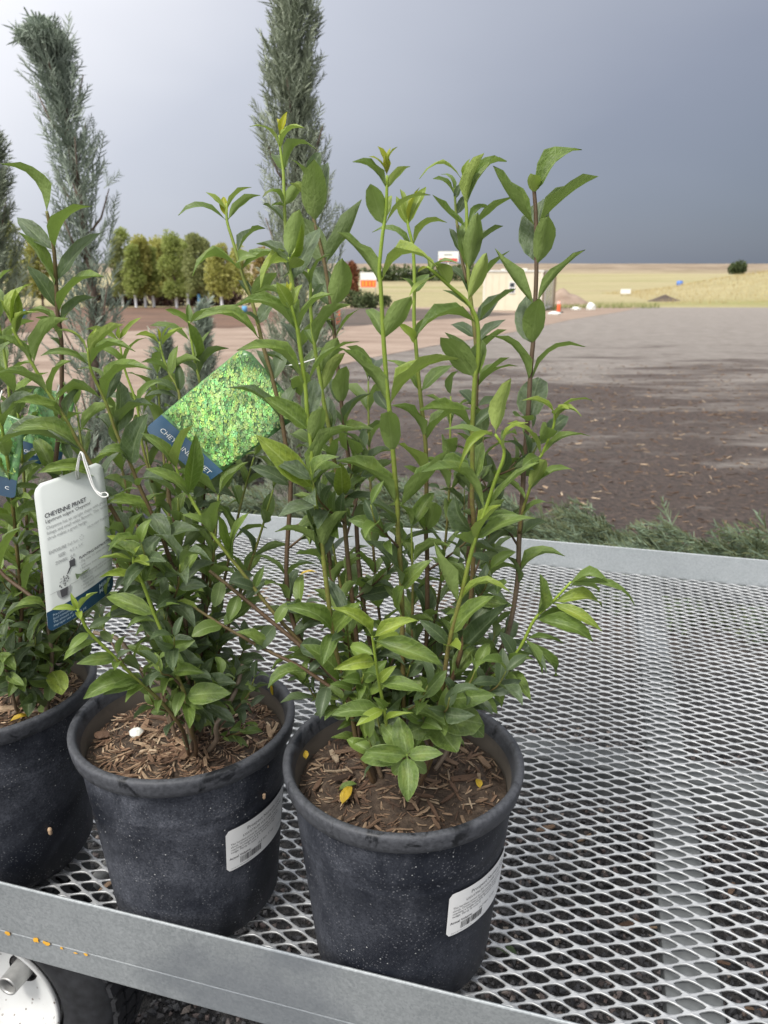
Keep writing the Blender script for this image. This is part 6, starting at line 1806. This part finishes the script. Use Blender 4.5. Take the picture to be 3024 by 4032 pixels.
class PlantTag:
    def __init__(self, corners, label, bend=0.006):
        # corners BL, BR, TR, TL in world space
        self.c = [Vector(p) for p in corners]
        self.n = (self.c[1] - self.c[0]).cross(self.c[3] - self.c[0]).normalized()
        if self.n.dot(CAMV - self.c[0]) < 0: self.n = -self.n
        self.bend = bend
        self.o = sum(self.c, Vector()) / 4
        self.root = empty('plant_tag', self.o, label, 'tag', 'printed plastic plant tags')
    def at(self, s, t, off=0.0):
        a = self.c[0].lerp(self.c[1], s); b = self.c[3].lerp(self.c[2], s)
        p = a.lerp(b, t) + self.n * (self.bend * math.sin(math.pi * s * 0.9 + 0.2) * (1 - 0.5 * t) + self.bend * 0.8 * math.sin(t * 3.0) + off)
        return p - self.o
    def sheet(self, name, region, mat, off, two=True):
        """region: function (s,t)->inside ; here a scanline grid clipped by the outline"""
        t0, t1 = region
        out = tag_outline()
        def span(t):
            xs_ = []
            for (x0, y0), (x1, y1) in zip(out, out[1:] + out[:1]):
                if (y0 - t) * (y1 - t) < 0 or y0 == t:
                    if y1 != y0: xs_.append(x0 + (x1 - x0) * (t - y0) / (y1 - y0))
            return (min(xs_), max(xs_)) if len(xs_) > 1 else (0.5, 0.5)
        rows, cols = 40, 10
        V, Fc = [], []
        for i in range(rows + 1):
            t = t0 + (t1 - t0) * i / rows
            a, b = span(min(max(t, 0.0015), 0.9985))
            for j in range(cols + 1): V.append(self.at(a + (b - a) * j / cols, t, off))
        nn = len(V)
        for i in range(rows):
            for j in range(cols):
                k = i * (cols + 1) + j
                Fc.append((k, k + 1, k + cols + 2, k + cols + 1))
        if two:
            V += [v - self.n * 0.0007 for v in V[:nn]]
            Fc += [tuple(q + nn for q in f[::-1]) for f in Fc[:]]
            ring = [j for j in range(cols + 1)] + [i * (cols + 1) + cols for i in range(1, rows + 1)] + [rows * (cols + 1) + j for j in range(cols - 1, -1, -1)] + [i * (cols + 1) for i in range(rows - 1, 0, -1)]
            for a, b in zip(ring, ring[1:] + ring[:1]): Fc.append((b, a, a + nn, b + nn))
        return add(name, mesh_from(name, V, Fc, mat), self.root, loc=(0, 0, 0))
    def text(self, body, s, t, size, mat, align='LEFT', bold=False, up=False, asp=0.58, sp=1.0, off=0.0006, name='printed_text'):
        v, f = text_mesh(body, 1.0, align, bold, sp)
        if up: V = [self.at(s - p.y * size, t + p.x * size * asp, off) for p in v]
        else: V = [self.at(s + p.x * size, t + p.y * size * asp, off) for p in v]
        return add(name, mesh_from(name, V, f, mat, False), self.root, loc=(0, 0, 0))
    def poly(self, name, pts, mat, off=0.0006):
        V = [self.at(s, t, off) for s, t in pts]
        return add(name, mesh_from(name, V, [tuple(range(len(V)))], mat, False), self.root, loc=(0, 0, 0))
    def picture(self, t0, t1, n, seed, bright=1.0):
        r2 = random.Random(seed)
        V, Fc, colr = [], [], []
        def leafp(s, t, L, a, c):
            n0 = len(V)
            ca, sa = math.cos(a), math.sin(a)
            for (x, y) in ((0, 0), (0.17, 0.3), (0.15, 0.62), (0, 1), (-0.15, 0.62), (-0.17, 0.3)):
                ss, tt = s + (x * ca - y * sa) * L, t + (x * sa + y * ca) * L * 0.58
                V.append(self.at(min(max(ss, 0.012), 0.988), min(max(tt, t0 + 0.002), t1), 0.0005 + 0.00025 * len(Fc) / n))
            Fc.append(tuple(range(n0, n0 + 6))); colr.append(c)
        for k in range(n):
            s, t = r2.uniform(0.02, 0.98), r2.uniform(t0 + 0.01, t1 - 0.03)
            if t > 0.93 and abs(s - 0.5) > 0.36: continue
            q = k / n
            patch = 0.55 + 0.45 * math.sin(s * 9 + 2.0 * math.sin(t * 13)) * math.sin(t * 17 + s * 4)
            b = (0.22 + 0.60 * q) * r2.uniform(0.7, 1.25) * bright * (0.55 + 0.6 * patch)
            c = (0.40 * b * r2.uniform(0.6, 1.3), 0.66 * b, 0.19 * b * r2.uniform(0.7, 1.4))
            base_a = 0.75 + r2.gauss(0, 0.35)
            ux, uy = -math.sin(base_a), math.cos(base_a)
            m = r2.randint(2, 4)
            for i in range(m):
                f = i / m * 0.04
                for da in (-0.75, 0.75):
                    leafp(s + ux * f, t + uy * f * 0.58, r2.uniform(0.020, 0.036), base_a + da * r2.uniform(0.7, 1.2), tuple(v * r2.uniform(0.85, 1.15) for v in c))
            leafp(s + ux * 0.05, t + uy * 0.05 * 0.58, r2.uniform(0.03, 0.045), base_a, tuple(min(1, v * 1.2) for v in c))
        me = mesh_from('printed_picture', V, Fc, M['print'], False)
        ca = me.color_attributes.new('Col', 'FLOAT_COLOR', 'CORNER')
        buf = []
        for p, c in zip(me.polygons, colr): buf += [c[0], c[1], c[2], 1.0] * p.loop_total
        ca.data.foreach_set('color', buf)
        o = add('printed_picture', me, self.root, loc=(0, 0, 0)); o['kind'] = 'stuff'
        return o

M['print_base'] = plain('printed_dark_green', (0.105, 0.235, 0.085), 0.28, var=0.5, scale=120)
# picture side, above the middle shrub
YT = 0.872
tg = PlantTag([U(569, 1690, YT - 0.01), U(812, 1903, YT - 0.02), U(1205, 1610, YT + 0.01), U(962, 1362, YT + 0.02)][0:4], 'tilted picture tag of a bright green hedge with a slate-blue name band', 0.003)
tg.c = [U(569, 1690, YT), U(812, 1903, YT - 0.015), U(1195, 1625, YT), U(965, 1362, YT + 0.015)]
tg.sheet('card', (0.0, 1.0), M['print_base'], 0.0)
tg.sheet('name_band', (0.003, 0.175), M['band_blue'], 0.0009, False)
tg.picture(0.178, 0.985, 1700, 3, 1.4)
tg.text('CHEYENNE PRIVET', 0.13, 0.072, 0.095, M['white_ink'], off=0.0013)
st = MB().tube(catmull([tg.at(0.55, 0.955) , U(1110, 1450, YT) - tg.o, U(1180, 1432, YT - 0.03) - tg.o, U(1245, 1412, YT - 0.06) - tg.o], 5), 0.0008, 6)
st.build('string', M['string'], tg.root, loc=(0, 0, 0))

# text side, hanging on the middle shrub
YW = 0.765
tw_ = PlantTag([U(188, 2490, YW - 0.012), U(446, 2318, YW + 0.030), U(400, 1812, YW + 0.040), U(128, 1912, YW)], 'white care-instruction tag with a navy foot, hanging from the middle privet', 0.010)
tw_.sheet('card', (0.0, 1.0), M['tag_white'], 0.0)
tw_.sheet('navy_foot', (0.003, 0.150), M['navy'], 0.0005, False)
T = tw_.text
T('CHEYENNE PRIVET', 0.10, 0.775, 0.070, M['ink'], bold=True)
T("Ligustrum vulgare 'Cheyenne'", 0.10, 0.742, 0.055, M['ink'])
T('Cheyenne has an upright shape with glossy deep\nfoliage and small white flowers. This hardy and fast g\nshrub makes a great hedge.', 0.10, 0.700, 0.052, M['grey_ink'], sp=1.15)
T('DROUGHT TOLERANT', 0.66, 0.585, 0.038, M['grey_ink'])
T('EXPOSURE', 0.10, 0.535, 0.050, M['grey_ink'], bold=True); T('Full Sun', 0.36, 0.535, 0.048, M['grey_ink'])
T('SIZE:', 0.22, 0.490, 0.050, M['grey_ink'], bold=True); T("4-5' x 3-4'", 0.38, 0.490, 0.048, M['grey_ink'])
T('ZONES:', 0.17, 0.448, 0.050, M['grey_ink'], bold=True); T('4-8', 0.38, 0.448, 0.048, M['grey_ink'])
T('PLANTING INSTRUCTIONS:', 0.50, 0.405, 0.046, M['ink'], bold=True)
T('\u2022 Dig hole 1\u00bd times the size of the\n  pot.\n\u2022 Remove from pot and place\n  in hole.\n\u2022 Fill in existing soil and compost.\n\u2022 Add 2"-3" of mulch to retain\n  moisture.\n\u2022 Keep well evenly moist, not wet\n  and enjoy!', 0.50, 0.374, 0.042, M['grey_ink'], sp=1.02)
tw_.poly('printed_pot', [(0.215, 0.205), (0.295, 0.205), (0.310, 0.262), (0.200, 0.262)], M['ink'], 0.0012)
tw_.poly('printed_hole', [(0.155, 0.262)] + [(0.255 + 0.10 * math.cos(R(180 + 18 * k)), 0.262 + 0.072 * math.sin(R(180 + 18 * k))) for k in range(1, 10)] + [(0.355, 0.262)], M['grey_ink'], 0.0007)
tw_.poly('printed_ground_line', [(0.06, 0.262), (0.46, 0.262), (0.46, 0.2645), (0.06, 0.2645)], M['grey_ink'], 0.0009)
for k in range(26):
    a = random.uniform(0, 6.28); rr = math.sqrt(random.random()); s_, t_ = 0.255 + 0.075 * rr * math.cos(a), 0.305 + 0.042 * rr * math.sin(a)
    tw_.poly('printed_leaf', [(s_, t_), (s_ + 0.012, t_ + 0.004), (s_ + 0.004, t_ + 0.013), (s_ - 0.008, t_ + 0.006)], M['ink'] if k % 2 else M['grey_ink'], 0.0008)
tw_.poly('printed_can', [(0.36, 0.385), (0.44, 0.378), (0.44, 0.430), (0.36, 0.430)], M['ink'])
tw_.poly('printed_spout', [(0.355, 0.385), (0.385, 0.385), (0.335, 0.350), (0.315, 0.346), (0.315, 0.352)], M['ink'])
tw_.poly('printed_handle', [(0.375, 0.432), (0.40, 0.448), (0.43, 0.432), (0.425, 0.431), (0.40, 0.443), (0.382, 0.431)], M['ink'])
for k in range(8):
    a = R(45 * k)
    tw_.poly('printed_sun_ray', [(0.565 + 0.022 * math.cos(a - .2), 0.548 + 0.013 * math.sin(a - .2)), (0.565 + 0.040 * math.cos(a), 0.548 + 0.024 * math.sin(a)), (0.565 + 0.022 * math.cos(a + .2), 0.548 + 0.013 * math.sin(a + .2))], M['grey_ink'])
T('Milk\nMade', 0.76, 0.098, 0.080, M['pale_ink'], bold=True, sp=0.85, off=0.0011)
T('Pre-consumer recycled\nfood container. 100%\nThe amount of\nimproper use of a milk jug', 0.08, 0.102, 0.044, M['pale_ink'], sp=1.0, off=0.0011)
mbs = MB().tube(catmull([tw_.at(0.60, 0.945, 0.001), U(300, 1855, YW + 0.01) - tw_.o, U(318, 1780, YW - 0.005) - tw_.o, U(335, 1830, YW - 0.008) - tw_.o, U(365, 1915, YW - 0.01) - tw_.o, U(398, 1955, YW - 0.012) - tw_.o, U(425, 1953, YW - 0.008) - tw_.o, U(418, 1940, YW + 0.012) - tw_.o, U(400, 1942, YW + 0.008) - tw_.o], 5), 0.0008, 6)
mbs.build('string', M['string'], tw_.root, loc=(0, 0, 0))
mbs = MB().tube(catmull([tw_.at(0.63, 0.945, 0.001), U(308, 1850, YW + 0.008) - tw_.o, U(321, 1782, YW - 0.004) - tw_.o, U(343, 1832, YW - 0.007) - tw_.o, U(372, 1920, YW - 0.009) - tw_.o, U(402, 1949, YW - 0.011) - tw_.o], 5), 0.0008, 6)
mbs.build('string', M['string'], tw_.root, loc=(0, 0, 0))

# two tags mostly hidden in the left shrub
for k, (cs, lab) in enumerate([([(-190, 1900, .90), (62, 1965, .88), (105, 1660, .90), (-150, 1560, .92)], 'picture tag at the left edge, its navy band showing a white letter C'),
                               ([(70, 1800, 1.0), (235, 1850, 1.0), (300, 1560, 1.02), (140, 1520, 1.02)], 'navy-banded tag almost hidden behind the leftmost privet stems')]):
    t_ = PlantTag([U(*q) for q in cs], lab, 0.003)
    t_.sheet('card', (0.0, 1.0), M['print_base'], 0.0)
    t_.sheet('name_band', (0.003, 0.24), M['navy'], 0.0009, False)
    t_.picture(0.245, 0.985, 160, 9 + k, 1.2)
    t_.text('CHEYENNE PRIVET' if k else 'C', 0.12 if k else 0.84, 0.10, 0.095, M['white_ink'], off=0.0013)
    MB().tube([t_.at(0.55, 0.955), t_.at(0.58, 1.25)], 0.0008, 6).build('string', M['string'], t_.root, loc=(0, 0, 0))
